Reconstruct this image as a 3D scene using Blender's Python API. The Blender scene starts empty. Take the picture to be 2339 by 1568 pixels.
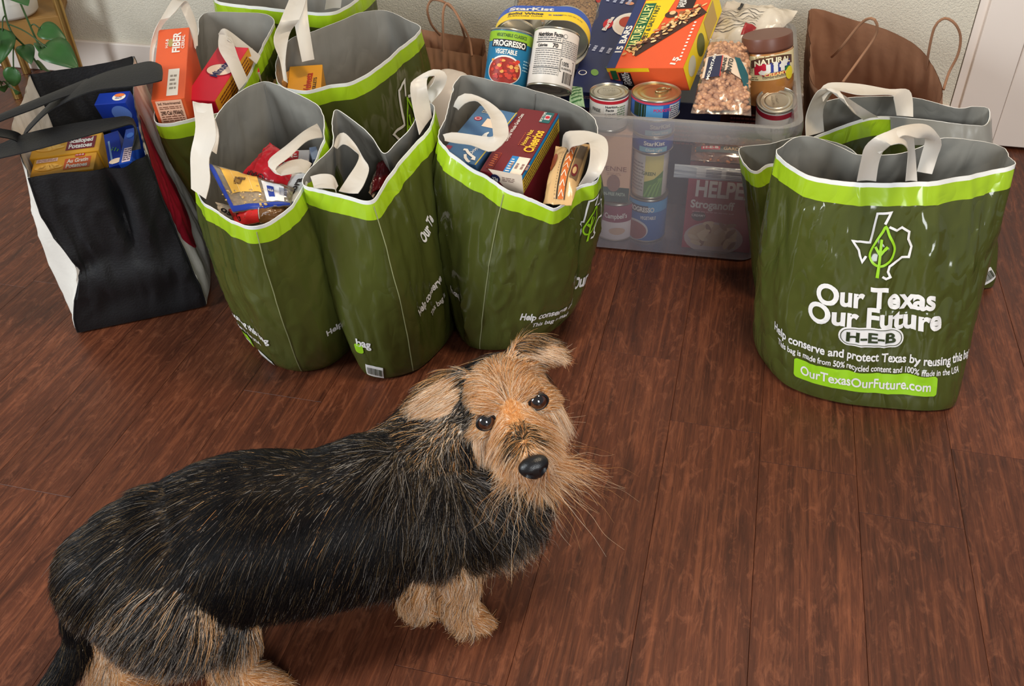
import bpy, bmesh, math, random
import numpy as np
from mathutils import Vector, Matrix
from mathutils import noise as mnoise

random.seed(7)
RNG = np.random.default_rng(7)
SC = bpy.context.scene
COL = SC.collection

# ------------------------------------------------------------------ camera
F_PX = 2110.0                       # focal length in pixels of the 2339 x 1568 frame
PITCH, ROLL, CAM_H = math.radians(38.4), math.radians(1.7), 1.1
AZ = math.radians(15.0)             # the wall's normal, turned from +Y
FWD = np.array([0, math.cos(PITCH), -math.sin(PITCH)])
_x = np.array([1.0, 0, 0]); _d = np.cross(FWD, _x)
RGT = math.cos(ROLL) * _x + math.sin(ROLL) * _d
DWN = -math.sin(ROLL) * _x + math.cos(ROLL) * _d
CAM = np.array([0, 0, CAM_H])
cam_data = bpy.data.cameras.new('camera'); cam_data.sensor_width = 36
cam_data.lens = F_PX / 2339 * 36; cam_data.clip_start = 0.01
cam = bpy.data.objects.new('camera', cam_data); COL.objects.link(cam)
m = Matrix.Identity(4)
for i in range(3):
    m[i][0], m[i][1], m[i][2], m[i][3] = RGT[i], -DWN[i], -FWD[i], CAM[i]
cam.matrix_world = m
SC.camera = cam

# ------------------------------------------------------------------ light
world = bpy.data.worlds.new('world'); SC.world = world; world.use_nodes = True
bg = world.node_tree.nodes['Background']
bg.inputs[0].default_value = (0.86, 0.92, 1.0, 1); bg.inputs[1].default_value = 0.25

def area(name, loc, target, size, power, color):
    l = bpy.data.lights.new(name, 'AREA'); l.shape = 'RECTANGLE'; l.size, l.size_y = size
    l.energy = power; l.color = color
    o = bpy.data.objects.new(name, l); COL.objects.link(o); o.location = loc
    o.rotation_euler = (Vector(target) - Vector(loc)).to_track_quat('-Z', 'Y').to_euler()
    return o
# daylight from the room's left side and from behind the camera (their cool reflections show in the film and
# the dog's eyes; the plant stand's shadow falls to the right), one warm lamp at ceiling height (gold glints)
area('window_left_offscreen', (-3.20, 0.03, 1.6), (0.0, 1.3, 0.1), (1.2, 1.5), 110, (0.88, 0.95, 1.0))
area('window_behind_offscreen', (0.9, -2.6, 1.7), (0.3, 1.2, 0.1), (1.2, 1.4), 70, (0.95, 0.98, 1.0))
area('ceiling_lamp_offscreen', (0.55, 1.0, 2.45), (0.55, 1.0, 0.0), (0.4, 0.4), 24, (1.0, 0.81, 0.57))
SC.view_settings.view_transform = 'Standard'; SC.view_settings.look = 'None'
SC.view_settings.exposure = 0.30; SC.view_settings.gamma = 1.0
SC.view_settings.use_curve_mapping = False

# ------------------------------------------------------------------ pixel -> place
def ray(px, py): return (px - 1169.5) / F_PX * RGT + (py - 784) / F_PX * DWN + FWD
def P(px, py, z=0.0):
    v = ray(px, py); return CAM + v * ((z - CAM_H) / v[2])
def pix(q):
    q = np.asarray(q, float) - CAM; w = q @ FWD
    return np.stack([1169.5 + F_PX * (q @ RGT) / w, 784 + F_PX * (q @ DWN) / w], -1)
def mpp(q): return ((np.asarray(q, float) - CAM) @ FWD) / F_PX     # metres per pixel there
EU = np.array([math.cos(AZ), -math.sin(AZ), 0]); EN = np.array([math.sin(AZ), math.cos(AZ), 0]); EZ = np.array([0, 0, 1.0])
def RW(u, n, z=0.0): return EU * u + EN * n + EZ * z               # room coordinates
def nrm(v): v = np.asarray(v, float); return v / (np.linalg.norm(v) + 1e-12)

# ------------------------------------------------------------------ materials
def lin(c):
    return tuple((x / 255 / 12.92 if x / 255 <= 0.04045 else ((x / 255 + 0.055) / 1.055) ** 2.4) for x in c) + (1,)
MATS = {}
def mat(name, col, rough=0.5, spec=0.4, metal=0.0, var=0.06, vscale=30, bump=0.0, bscale=60, alpha=1.0, coat=0.0, sss=0.0):
    if name in MATS: return MATS[name]
    M = bpy.data.materials.new(name); M.use_nodes = True; nt = M.node_tree; N = nt.nodes; L = nt.links
    b = N['Principled BSDF']; c = lin(col)
    b.inputs['Roughness'].default_value = rough; b.inputs['Metallic'].default_value = metal
    b.inputs['Specular IOR Level'].default_value = spec; b.inputs['Coat Weight'].default_value = coat
    b.inputs['Coat Roughness'].default_value = 0.12
    tc = N.new('ShaderNodeTexCoord')
    nz = N.new('ShaderNodeTexNoise'); nz.inputs['Scale'].default_value = vscale; nz.inputs['Detail'].default_value = 3
    L.new(tc.outputs['Object'], nz.inputs['Vector'])
    mx = N.new('ShaderNodeMix'); mx.data_type = 'RGBA'
    mx.inputs[6].default_value = tuple(max(0, x * (1 - var)) for x in c[:3]) + (1,)
    mx.inputs[7].default_value = tuple(min(1, x * (1 + var)) for x in c[:3]) + (1,)
    L.new(nz.outputs['Fac'], mx.inputs[0]); L.new(mx.outputs[2], b.inputs['Base Color'])
    if bump:
        n2 = N.new('ShaderNodeTexNoise'); n2.inputs['Scale'].default_value = bscale; n2.inputs['Detail'].default_value = 4
        L.new(tc.outputs['Object'], n2.inputs['Vector'])
        bp = N.new('ShaderNodeBump'); bp.inputs['Strength'].default_value = bump; bp.inputs['Distance'].default_value = 0.01
        L.new(n2.outputs['Fac'], bp.inputs['Height']); L.new(bp.outputs['Normal'], b.inputs['Normal'])
    if alpha < 1: b.inputs['Alpha'].default_value = alpha
    MATS[name] = M
    return M

def film_mat(name, col, rough=0.22, crinkle=0.35, trans=0.0, tcol=None):
    """printed polythene: glossy, with creases of its own relief"""
    if name in MATS: return MATS[name]
    M = mat(name, col, rough, 0.5, var=0.05, vscale=8); nt = M.node_tree; N = nt.nodes; L = nt.links
    b = N['Principled BSDF']; tc = N['Texture Coordinate']
    mp = N.new('ShaderNodeMapping'); mp.inputs['Scale'].default_value = (9, 9, 4)
    L.new(tc.outputs['Object'], mp.inputs['Vector'])
    n0 = N.new('ShaderNodeTexNoise'); n0.inputs['Scale'].default_value = 1.2; n0.inputs['Detail'].default_value = 2
    L.new(mp.outputs['Vector'], n0.inputs['Vector'])
    va = N.new('ShaderNodeVectorMath'); va.operation = 'SCALE'; va.inputs['Scale'].default_value = 1.6
    L.new(n0.outputs['Color'], va.inputs[0])
    ad = N.new('ShaderNodeVectorMath'); L.new(mp.outputs['Vector'], ad.inputs[0]); L.new(va.outputs[0], ad.inputs[1])
    def ridge(scale, w):
        n = N.new('ShaderNodeTexNoise'); n.inputs['Scale'].default_value = scale; n.inputs['Detail'].default_value = 1.5
        L.new(ad.outputs[0], n.inputs['Vector'])
        q = N.new('ShaderNodeMath'); q.operation = 'SUBTRACT'; q.inputs[1].default_value = 0.5; L.new(n.outputs['Fac'], q.inputs[0])
        q2 = N.new('ShaderNodeMath'); q2.operation = 'ABSOLUTE'; L.new(q.outputs[0], q2.inputs[0])
        q3 = N.new('ShaderNodeMath'); q3.operation = 'MULTIPLY'; q3.inputs[1].default_value = w; L.new(q2.outputs[0], q3.inputs[0]); return q3
    ra, rb = ridge(0.8, 2.6), ridge(2.4, 0.7)
    mm = N.new('ShaderNodeMath'); L.new(ra.outputs[0], mm.inputs[0]); L.new(rb.outputs[0], mm.inputs[1])
    bp = N.new('ShaderNodeBump'); bp.inputs['Strength'].default_value = crinkle; bp.inputs['Distance'].default_value = 0.02
    L.new(mm.outputs[0], bp.inputs['Height']); L.new(bp.outputs['Normal'], b.inputs['Normal'])
    if trans:
        out = N['Material Output']
        tl = N.new('ShaderNodeBsdfTranslucent'); tl.inputs['Color'].default_value = lin(tcol or col)
        ms = N.new('ShaderNodeMixShader'); ms.inputs[0].default_value = trans
        L.new(b.outputs[0], ms.inputs[1]); L.new(tl.outputs[0], ms.inputs[2]); L.new(ms.outputs[0], out.inputs[0])
    return M

def clear_mat(name, col, opaque=0.25, rough=0.3, gloss=0.12):
    """frosted or clear plastic: part of the light passes, part scatters"""
    if name in MATS: return MATS[name]
    M = bpy.data.materials.new(name); M.use_nodes = True; nt = M.node_tree; N = nt.nodes; L = nt.links
    N.remove(N['Principled BSDF']); out = N['Material Output']
    tr = N.new('ShaderNodeBsdfTransparent'); tr.inputs[0].default_value = (0.97, 0.97, 0.98, 1)
    df = N.new('ShaderNodeBsdfDiffuse'); df.inputs[0].default_value = lin(col)
    tl = N.new('ShaderNodeBsdfTranslucent'); tl.inputs[0].default_value = lin(col)
    d2 = N.new('ShaderNodeMixShader'); d2.inputs[0].default_value = 0.4
    L.new(df.outputs[0], d2.inputs[1]); L.new(tl.outputs[0], d2.inputs[2])
    nz = N.new('ShaderNodeTexNoise'); nz.inputs['Scale'].default_value = 14
    mr = N.new('ShaderNodeMapRange'); mr.inputs[3].default_value = opaque * 0.85; mr.inputs[4].default_value = opaque * 1.15
    tc = N.new('ShaderNodeTexCoord'); L.new(tc.outputs['Object'], nz.inputs['Vector']); L.new(nz.outputs['Fac'], mr.inputs[0])
    m1 = N.new('ShaderNodeMixShader'); L.new(mr.outputs[0], m1.inputs[0])
    L.new(tr.outputs[0], m1.inputs[1]); L.new(d2.outputs[0], m1.inputs[2])
    gl = N.new('ShaderNodeBsdfGlossy'); gl.inputs['Roughness'].default_value = rough
    fr = N.new('ShaderNodeFresnel'); fr.inputs[0].default_value = 1.4
    ma = N.new('ShaderNodeMath'); ma.operation = 'MULTIPLY_ADD'; ma.inputs[1].default_value = 0.8; ma.inputs[2].default_value = gloss * 0.2
    L.new(fr.outputs[0], ma.inputs[0])
    m2 = N.new('ShaderNodeMixShader'); L.new(ma.outputs[0], m2.inputs[0]); L.new(m1.outputs[0], m2.inputs[1]); L.new(gl.outputs[0], m2.inputs[2])
    L.new(m2.outputs[0], out.inputs[0])
    MATS[name] = M
    return M

# ------------------------------------------------------------------ objects
ORG = {}
def tag(o, label=None, cat=None, group=None, kind=None):
    if label: o['label'] = label
    if cat: o['category'] = cat
    if group: o['group'] = group
    if kind: o['kind'] = kind
    return o
def thing(name, label, cat, loc, group=None):
    o = bpy.data.objects.new(name, None); COL.objects.link(o); o.empty_display_size = 0.03
    o.location = Vector([float(v) for v in loc]); ORG[o] = np.array([float(v) for v in loc])
    return tag(o, label, cat, group)
def obj(name, verts, faces, mats, parent=None, smooth=True, fm=None, bevel=0, kind=None, label=None, sharp=True):
    v = np.asarray(verts, float)
    org = ORG[parent] if parent is not None else np.zeros(3)
    if parent is None:
        org = np.array([v[:, 0].mean(), v[:, 1].mean(), v[:, 2].min()])
    me = bpy.data.meshes.new(name); me.from_pydata((v - org).tolist(), [], [tuple(int(i) for i in f) for f in faces])
    if not isinstance(mats, (list, tuple)): mats = [mats]
    for k in mats: me.materials.append(k)
    if fm is not None: me.polygons.foreach_set('material_index', np.asarray(fm, np.int32))
    if smooth: me.polygons.foreach_set('use_smooth', np.ones(len(me.polygons), bool))
    me.update()
    if smooth and sharp: me.set_sharp_from_angle(angle=0.75)
    o = bpy.data.objects.new(name, me); COL.objects.link(o)
    if parent is not None: o.parent = parent; ORG[o] = org
    else: o.location = Vector(org.tolist()); ORG[o] = org
    if bevel:
        b = o.modifiers.new('bevel', 'BEVEL'); b.width = bevel; b.segments = 2; b.limit_method = 'ANGLE'
    if kind or label: tag(o, label, None, None, kind)
    return o
def boxm(o, ex, ey, ez):
    """8 corners from a corner and three edge vectors"""
    o, ex, ey, ez = (np.asarray(a, float) for a in (o, ex, ey, ez))
    v = [o, o + ex, o + ex + ey, o + ey, o + ez, o + ex + ez, o + ex + ey + ez, o + ey + ez]
    f = [(0, 3, 2, 1), (4, 5, 6, 7), (0, 1, 5, 4), (1, 2, 6, 5), (2, 3, 7, 6), (3, 0, 4, 7)]
    if np.dot(np.cross(ex, ey), ez) < 0: f = [tuple(reversed(q)) for q in f]
    return v, f
def catmull(pts, n, closed=False):
    pts = np.asarray(pts, float); k = len(pts)
    seg = np.linalg.norm(np.diff(np.vstack([pts, pts[:1]]) if closed else pts, axis=0), axis=1)
    cum = np.concatenate([[0], np.cumsum(seg)]); tot = cum[-1]
    ts = np.linspace(0, tot, n, endpoint=not closed)
    idx = np.clip(np.searchsorted(cum, ts, 'right') - 1, 0, len(seg) - 1)
    t = ((ts - cum[idx]) / np.maximum(seg[idx], 1e-9))[:, None]
    def g(i): return pts[i % k] if closed else pts[np.clip(i, 0, k - 1)]
    a, b, c, d = g(idx - 1), g(idx), g(idx + 1), g(idx + 2)
    return 0.5 * (2 * b + (c - a) * t + (2 * a - 5 * b + 4 * c - d) * t ** 2 + (3 * b - a - 3 * c + d) * t ** 3), idx + t[:, 0]
def tube(path, r, n=8, cap=True):
    path = np.asarray(path, float); k = len(path); r = np.broadcast_to(np.asarray(r, float), (k,))
    T = np.gradient(path, axis=0); T /= np.linalg.norm(T, axis=1)[:, None] + 1e-12
    a = np.array([0, 0, 1.0]) if abs(T[0][2]) < 0.9 else np.array([1.0, 0, 0])
    V = []; u = nrm(np.cross(T[0], a))
    for i in range(k):
        u = nrm(u - T[i] * (u @ T[i])); w = np.cross(T[i], u)
        for j in range(n):
            q = 2 * math.pi * j / n; V.append(path[i] + r[i] * (math.cos(q) * u + math.sin(q) * w))
    Fc = [(i * n + j, i * n + (j + 1) % n, (i + 1) * n + (j + 1) % n, (i + 1) * n + j) for i in range(k - 1) for j in range(n)]
    if cap: Fc += [tuple(reversed(range(n))), tuple((k - 1) * n + j for j in range(n))]
    return V, Fc
def merge(*parts):
    V = []; Fc = []
    for v, f in parts:
        b = len(V); V += list(v); Fc += [tuple(i + b for i in q) for q in f]
    return V, Fc
def lathe(prof, base, axis, n=40, ref=None, caps=True):
    """prof: (radius, height) pairs along the axis from base"""
    ax = nrm(axis); r0 = np.array([1.0, 0, 0]) if ref is None else np.asarray(ref, float)
    if abs(r0 @ ax) > 0.95: r0 = np.array([0, 1.0, 0])
    u = nrm(r0 - ax * (r0 @ ax)); w = np.cross(ax, u); V = []
    for r, h in prof:
        for j in range(n):
            q = 2 * math.pi * j / n; V.append(np.asarray(base) + ax * h + r * (math.cos(q) * u + math.sin(q) * w))
    k = len(prof)
    Fc = [(i * n + j, i * n + (j + 1) % n, (i + 1) * n + (j + 1) % n, (i + 1) * n + j) for i in range(k - 1) for j in range(n)]
    if caps and prof[0][0] > 1e-4: Fc.append(tuple(reversed(range(n))))
    if caps and prof[-1][0] > 1e-4: Fc.append(tuple((k - 1) * n + j for j in range(n)))
    return V, Fc

# ------------------------------------------------------------------ lettering
TXT = {}
def text_span(s, spacing=1.0):
    key = ('span', s, spacing)
    if key not in TXT:
        cu = bpy.data.curves.new('t', 'FONT'); cu.body = s; cu.size = 1; cu.space_character = spacing; o = bpy.data.objects.new('t', cu); COL.objects.link(o)
        bpy.context.view_layer.update(); xs = [c[0] for c in o.bound_box]; TXT[key] = (min(xs), max(xs))
        bpy.data.objects.remove(o); bpy.data.curves.remove(cu)
    return TXT[key]
def text_right(s, spacing=1.0): return text_span(s, spacing)[1]
def glyph_left(ch): return text_span(ch)[0]
def text_mesh(s, bold=0.0, spacing=1.0):
    """flat glyphs, cap height about 0.7, centred in x: (verts xy, triangles)"""
    bold = min(bold, 0.035); key = (s, bold, spacing)
    if key in TXT: return TXT[key]
    if bold >= 0.03 and len(s) > 1:             # heavy letters touch: set them one by one
        V = np.zeros((0, 2)); Fc = []; bar = text_right('|', spacing)
        for i, ch in enumerate(s):
            if ch == ' ': continue
            v, f = text_mesh(ch, bold); x0 = (text_right(s[:i] + '|', spacing) if i else bar) - bar
            w0 = glyph_left(ch); v = v.copy(); v[:, 0] += x0 - v[:, 0].min() + w0 - bold; Fc += [[k + len(V) for k in q] for q in f]; V = np.vstack([V, v])
        TXT[key] = (V, Fc); return TXT[key]
    cu = bpy.data.curves.new('t', 'FONT'); cu.body = s; cu.size = 1; cu.offset = bold; cu.resolution_u = 5
    cu.align_x = 'CENTER'; cu.align_y = 'BOTTOM_BASELINE'; cu.space_character = spacing; cu.fill_mode = 'FRONT'
    o = bpy.data.objects.new('t', cu); COL.objects.link(o)
    dg = bpy.context.evaluated_depsgraph_get(); me = o.evaluated_get(dg).to_mesh()
    bm = bmesh.new(); bm.from_mesh(me); o.evaluated_get(dg).to_mesh_clear()
    bpy.data.objects.remove(o); bpy.data.curves.remove(cu)
    bmesh.ops.remove_doubles(bm, verts=bm.verts, dist=1e-4)
    bmesh.ops.triangulate(bm, faces=bm.faces)
    for _ in range(2):
        long = [e for e in bm.edges if e.calc_length() > 0.2]
        if long: bmesh.ops.subdivide_edges(bm, edges=long, cuts=1)
        bmesh.ops.triangulate(bm, faces=bm.faces)
    bm.verts.index_update()
    v = np.array([(q.co.x, q.co.y) for q in bm.verts]) if len(bm.verts) else np.zeros((0, 2))
    f = []
    for q in bm.faces:
        t = [w.index for w in q.verts]
        a = v[t]; ar = (a[1, 0] - a[0, 0]) * (a[2, 1] - a[0, 1]) - (a[2, 0] - a[0, 0]) * (a[1, 1] - a[0, 1])
        f.append(t if ar > 0 else t[::-1])
    bm.free(); TXT[key] = (v, f)
    return TXT[key]
def text_fit(s, width, height=None, bold=0.0, spacing=1.0):
    """glyphs scaled so that the line is `width` wide and capitals `height` tall"""
    v, f = text_mesh(s, bold, spacing)
    v = v.copy(); w = v[:, 0].max() - v[:, 0].min(); v[:, 0] -= (v[:, 0].max() + v[:, 0].min()) / 2
    k = width / w; v[:, 0] *= k; v[:, 1] *= (height / 0.72 if height else k); v[:, 1] -= (height or 0.72 * k) / 2
    return v, f
def poly_stroke(pts, w, closed=False):
    """a flat stroke of width w along a polyline"""
    p = np.asarray(pts, float); n = len(p); V = []; Fc = []
    for i in range(n):
        a = p[i - 1] if (i > 0 or closed) else p[i]; b = p[(i + 1) % n] if (i < n - 1 or closed) else p[i]
        d1 = nrm(p[i] - a) if np.any(p[i] != a) else nrm(b - p[i]); d2 = nrm(b - p[i]) if np.any(b != p[i]) else d1
        t = nrm(d1 + d2); nn = np.array([-t[1], t[0]]); k = max(0.5, abs(nn @ np.array([-d1[1], d1[0]])))
        V += [p[i] + nn * w / 2 / k, p[i] - nn * w / 2 / k]
    for i in range(n if closed else n - 1):
        j = (i + 1) % n; Fc.append((2 * i + 1, 2 * j + 1, 2 * j, 2 * i))
    return np.array(V), Fc
def rrect(w, h, r, n=6):
    pts = []
    for cx, cy, a in ((w / 2 - r, -h / 2 + r, -90), (w / 2 - r, h / 2 - r, 0), (-w / 2 + r, h / 2 - r, 90), (-w / 2 + r, -h / 2 + r, 180)):
        for i in range(n + 1):
            q = math.radians(a + 90 * i / n); pts.append((cx + r * math.cos(q), cy + r * math.sin(q)))
    return np.array(pts)
def flat_fill(pts, cuts=6):
    """a filled outline, cut finely enough to follow a curved surface"""
    bm = bmesh.new(); vs = [bm.verts.new((p[0], p[1], 0)) for p in pts]; bm.faces.new(vs)
    p = np.asarray(pts); lo, hi = p.min(0), p.max(0)
    for ax in (0, 1):
        for i in range(1, cuts):
            co = [0, 0, 0]; co[ax] = lo[ax] + (hi[ax] - lo[ax]) * i / cuts; no = [0, 0, 0]; no[ax] = 1
            bmesh.ops.bisect_plane(bm, geom=bm.verts[:] + bm.edges[:] + bm.faces[:], plane_co=co, plane_no=no)
    bm.verts.index_update(); v = np.array([(q.co.x, q.co.y) for q in bm.verts]); f = [[w.index for w in q.verts] for q in bm.faces]
    bm.free()
    if np.cross(v[f[0][1]] - v[f[0][0]], v[f[0][2]] - v[f[0][1]]) < 0: f = [q[::-1] for q in f]
    return v, f
def refine(vf, d):
    """cut a flat print until no edge is longer than d, so that it can follow a surface"""
    v, f = vf; bm = bmesh.new(); vs = [bm.verts.new((float(p[0]), float(p[1]), 0)) for p in v]
    for q in f:
        try: bm.faces.new([vs[i] for i in q])
        except ValueError: pass
    for _ in range(6):
        e = [x for x in bm.edges if x.calc_length() > d]
        if not e: break
        bmesh.ops.subdivide_edges(bm, edges=e, cuts=1); bmesh.ops.triangulate(bm, faces=[x for x in bm.faces if len(x.verts) > 3])
    bm.verts.index_update(); r = (np.array([(x.co.x, x.co.y) for x in bm.verts]), [[w.index for w in x.verts] for x in bm.faces]); bm.free(); return r
def on_plane(name, parent, vf, O, ex, ey, m, lift=0.0006):
    v, f = vf; ex = nrm(ex); ey = nrm(ey); n = np.cross(ex, ey)
    V = [np.asarray(O) + ex * a[0] + ey * a[1] + n * lift for a in v]
    return obj(name, V, f, m, parent, smooth=False)
# ================================================================== the room
def wood_mat():
    M = bpy.data.materials.new('dark_plank'); M.use_nodes = True; nt = M.node_tree; N = nt.nodes; L = nt.links
    b = N['Principled BSDF']; b.inputs['Specular IOR Level'].default_value = 0.30
    tc = N.new('ShaderNodeTexCoord'); oi = N.new('ShaderNodeObjectInfo')
    cx = N.new('ShaderNodeCombineXYZ'); mu = N.new('ShaderNodeMath'); mu.operation = 'MULTIPLY'; mu.inputs[1].default_value = 37
    L.new(oi.outputs['Random'], mu.inputs[0]); L.new(mu.outputs[0], cx.inputs[0]); L.new(mu.outputs[0], cx.inputs[1])
    ad = N.new('ShaderNodeVectorMath'); L.new(tc.outputs['Object'], ad.inputs[0]); L.new(cx.outputs[0], ad.inputs[1])
    def noise(scale, vec, det=5, dist=0.0, rough=0.6):
        mp = N.new('ShaderNodeMapping'); mp.inputs['Scale'].default_value = vec; L.new(ad.outputs[0], mp.inputs['Vector'])
        n = N.new('ShaderNodeTexNoise'); n.inputs['Scale'].default_value = scale; n.inputs['Detail'].default_value = det
        n.inputs['Distortion'].default_value = dist; n.inputs['Roughness'].default_value = rough
        L.new(mp.outputs['Vector'], n.inputs['Vector']); return n
    streak = noise(1.0, (70, 2.6, 1), 8, 1.5, 0.7); blotch = noise(1.0, (16, 3.0, 1), 4, 1.2); fleck = noise(1.0, (300, 26, 1), 3, 0.3, 0.7)
    patch = noise(1.0, (42, 15, 1), 5, 1.6, 0.7)
    r1 = N.new('ShaderNodeValToRGB'); L.new(streak.outputs['Fac'], r1.inputs[0])
    e = r1.color_ramp.elements; e[0].position = 0.30; e[0].color = lin((40, 21, 15)); e[1].position = 0.72; e[1].color = lin((148, 86, 54))
    k = r1.color_ramp.elements.new(0.5); k.color = lin((88, 46, 29))
    r2 = N.new('ShaderNodeValToRGB'); L.new(blotch.outputs['Fac'], r2.inputs[0])
    e = r2.color_ramp.elements; e[0].position = 0.3; e[0].color = lin((56, 29, 20)); e[1].position = 0.7; e[1].color = lin((110, 60, 39))
    mx = N.new('ShaderNodeMix'); mx.data_type = 'RGBA'; mx.inputs[0].default_value = 0.45
    L.new(r1.outputs[0], mx.inputs[6]); L.new(r2.outputs[0], mx.inputs[7])
    r3 = N.new('ShaderNodeValToRGB'); L.new(patch.outputs['Fac'], r3.inputs[0])
    e = r3.color_ramp.elements; e[0].position = 0.52; e[0].color = (0, 0, 0, 1); e[1].position = 0.70; e[1].color = (0.6, 0.6, 0.6, 1)
    mx2 = N.new('ShaderNodeMix'); mx2.data_type = 'RGBA'; L.new(r3.outputs[0], mx2.inputs[0])
    L.new(mx.outputs[2], mx2.inputs[6]); mx2.inputs[7].default_value = lin((140, 84, 58))
    r4 = N.new('ShaderNodeValToRGB'); L.new(fleck.outputs['Fac'], r4.inputs[0])
    e = r4.color_ramp.elements; e[0].position = 0.28; e[0].color = (0.55, 0.5, 0.5, 1); e[1].position = 0.5; e[1].color = (1, 1, 1, 1)
    ml = N.new('ShaderNodeMix'); ml.data_type = 'RGBA'; ml.blend_type = 'MULTIPLY'; ml.inputs[0].default_value = 0.8
    L.new(mx2.outputs[2], ml.inputs[6]); L.new(r4.outputs[0], ml.inputs[7])
    hv = N.new('ShaderNodeHueSaturation'); vr = N.new('ShaderNodeMapRange'); vr.inputs[3].default_value = 0.82; vr.inputs[4].default_value = 1.16
    L.new(oi.outputs['Random'], vr.inputs[0]); L.new(vr.outputs[0], hv.inputs['Value']); L.new(ml.outputs[2], hv.inputs['Color'])
    L.new(hv.outputs[0], b.inputs['Base Color'])
    rr = N.new('ShaderNodeMapRange'); rr.inputs[3].default_value = 0.32; rr.inputs[4].default_value = 0.52
    L.new(streak.outputs['Fac'], rr.inputs[0]); L.new(rr.outputs[0], b.inputs['Roughness'])
    bp = N.new('ShaderNodeBump'); bp.inputs['Strength'].default_value = 0.25; bp.inputs['Distance'].default_value = 0.004
    L.new(streak.outputs['Fac'], bp.inputs['Height']); L.new(bp.outputs[0], b.inputs['Normal'])
    return M
WOOD = wood_mat()
WALL_N = 2.385
# floor: a dark bed, planks laid on it as pieces of their own
v, f = boxm(RW(-3.2, -0.6, -0.03), EU * 5.6, EN * 3.4, EZ * 0.0262)
floor = obj('floor', v, f, mat('floor_bed', (30, 15, 10), 0.8), smooth=False); tag(floor, 'dark reddish brown wood plank floor', 'floor', kind='structure')
PW, PL = 0.1525, 1.22
def plank_mesh(w, l):
    me = bpy.data.meshes.new('plank'); bm = bmesh.new(); bmesh.ops.create_cube(bm, size=1)
    for q in bm.verts: q.co = Vector((q.co.x * (w - 0.0005), q.co.y * (l - 0.0005), q.co.z * 0.004 - 0.002))
    bmesh.ops.bevel(bm, geom=[e for e in bm.edges if e.verts[0].co.z > -0.001 and e.verts[1].co.z > -0.001], offset=0.0004, segments=1, affect='EDGES')
    bm.to_mesh(me); bm.free(); me.materials.append(WOOD); return me
full = plank_mesh(PW, PL)
u_ref = float(P(1711, 1480) @ EU)              # a plank edge seen in the photograph
i0 = int((-3.2 - u_ref) / PW) - 1
joint = {}                                      # end joints the photograph shows
for px, py in ((1830, 1068), (1490, 816), (565, 893), (160, 1137), (1057, 1553), (2268, 1040)):
    q = P(px, py); joint[math.floor((q @ EU - u_ref) / PW)] = float(q @ EN)
for i in range(i0, i0 + 40):
    uc = u_ref + (i + 0.5) * PW
    if uc < -3.15 or uc > 2.35: continue
    s = joint.get(i, random.uniform(0, PL)); s -= math.ceil((s + 0.6) / PL) * PL
    n = s
    while n < 2.75:
        a, b_ = max(n, -0.6), min(n + PL, 2.78)
        if b_ - a > 0.03:
            me = full if b_ - a > PL - 1e-6 else plank_mesh(PW, b_ - a)
            o = bpy.data.objects.new('plank', me); COL.objects.link(o); o.parent = floor
            q = RW(uc, (a + b_) / 2, 0.0) - ORG[floor]; o.location = Vector(q.tolist()); o.rotation_euler = (0, 0, -AZ)
        n += PL

def wall_mat():
    M = mat('wall_plaster', (214, 207, 190), 0.85, 0.2, var=0.03, vscale=5); N = M.node_tree.nodes; L = M.node_tree.links
    tc = N['Texture Coordinate']; b = N['Principled BSDF']
    a = N.new('ShaderNodeTexNoise'); a.inputs['Scale'].default_value = 210; a.inputs['Detail'].default_value = 5; a.inputs['Distortion'].default_value = 0.6
    c = N.new('ShaderNodeTexNoise'); c.inputs['Scale'].default_value = 480; c.inputs['Detail'].default_value = 2
    L.new(tc.outputs['Object'], a.inputs['Vector']); L.new(tc.outputs['Object'], c.inputs['Vector'])
    m2 = N.new('ShaderNodeMath'); m2.operation = 'MULTIPLY_ADD'; m2.inputs[1].default_value = 0.4
    L.new(c.outputs['Fac'], m2.inputs[0]); L.new(a.outputs['Fac'], m2.inputs[2])
    bp = N.new('ShaderNodeBump'); bp.inputs['Strength'].default_value = 0.6; bp.inputs['Distance'].default_value = 0.006
    L.new(m2.outputs[0], bp.inputs['Height']); L.new(bp.outputs[0], b.inputs['Normal'])
    return M
uL, uR = -2.2, float(P(2168, 238, 0.2) @ EU)
WU = 0.66                                       # where the casing starts along the wall
q0 = ray(2204, 119); t = (WALL_N - CAM @ EN) / (q0 @ EN); WU = float((CAM + q0 * t) @ EU)
v, f = boxm(RW(-3.2, WALL_N, -0.03), EU * (WU + 3.2), EN * 0.12, EZ * 2.5)
w = obj('wall_back', v, f, wall_mat(), smooth=False); tag(w, 'cream wall with rough orange-peel plaster', 'wall', kind='structure')
v, f = boxm(RW(-3.2, -0.6, -0.03), EU * -0.12, EN * 3.1, EZ * 2.5)
w = obj('wall_left', v, f, MATS['wall_plaster'], smooth=False); tag(w, 'plain cream plaster side wall beyond the plant stand', 'wall', kind='structure')
WHITE = mat('white_paint', (226, 214, 204), 0.45, 0.4, var=0.02, vscale=6)
v, f = boxm(RW(-3.2, WALL_N - 0.014, 0.0), EU * (WU + 3.2), EN * 0.0145, EZ * 0.105)
o = obj('baseboard_back', v, f, WHITE, smooth=False, bevel=0.004); tag(o, 'white painted baseboard along the cream wall', 'baseboard', kind='structure')
v, f = boxm(RW(WU + 0.002, WALL_N - 0.004, 0.0), EU * 0.020, EN * 0.1, EZ * 2.4)
o = obj('trim_1', v, f, WHITE, smooth=False); tag(o, 'narrow bead between the plaster wall and the white casing', 'trim', kind='structure')
v, f = boxm(RW(WU + 0.022, WALL_N - 0.016, 0.0), EU * 0.098, EN * 0.12, EZ * 2.4)
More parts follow.
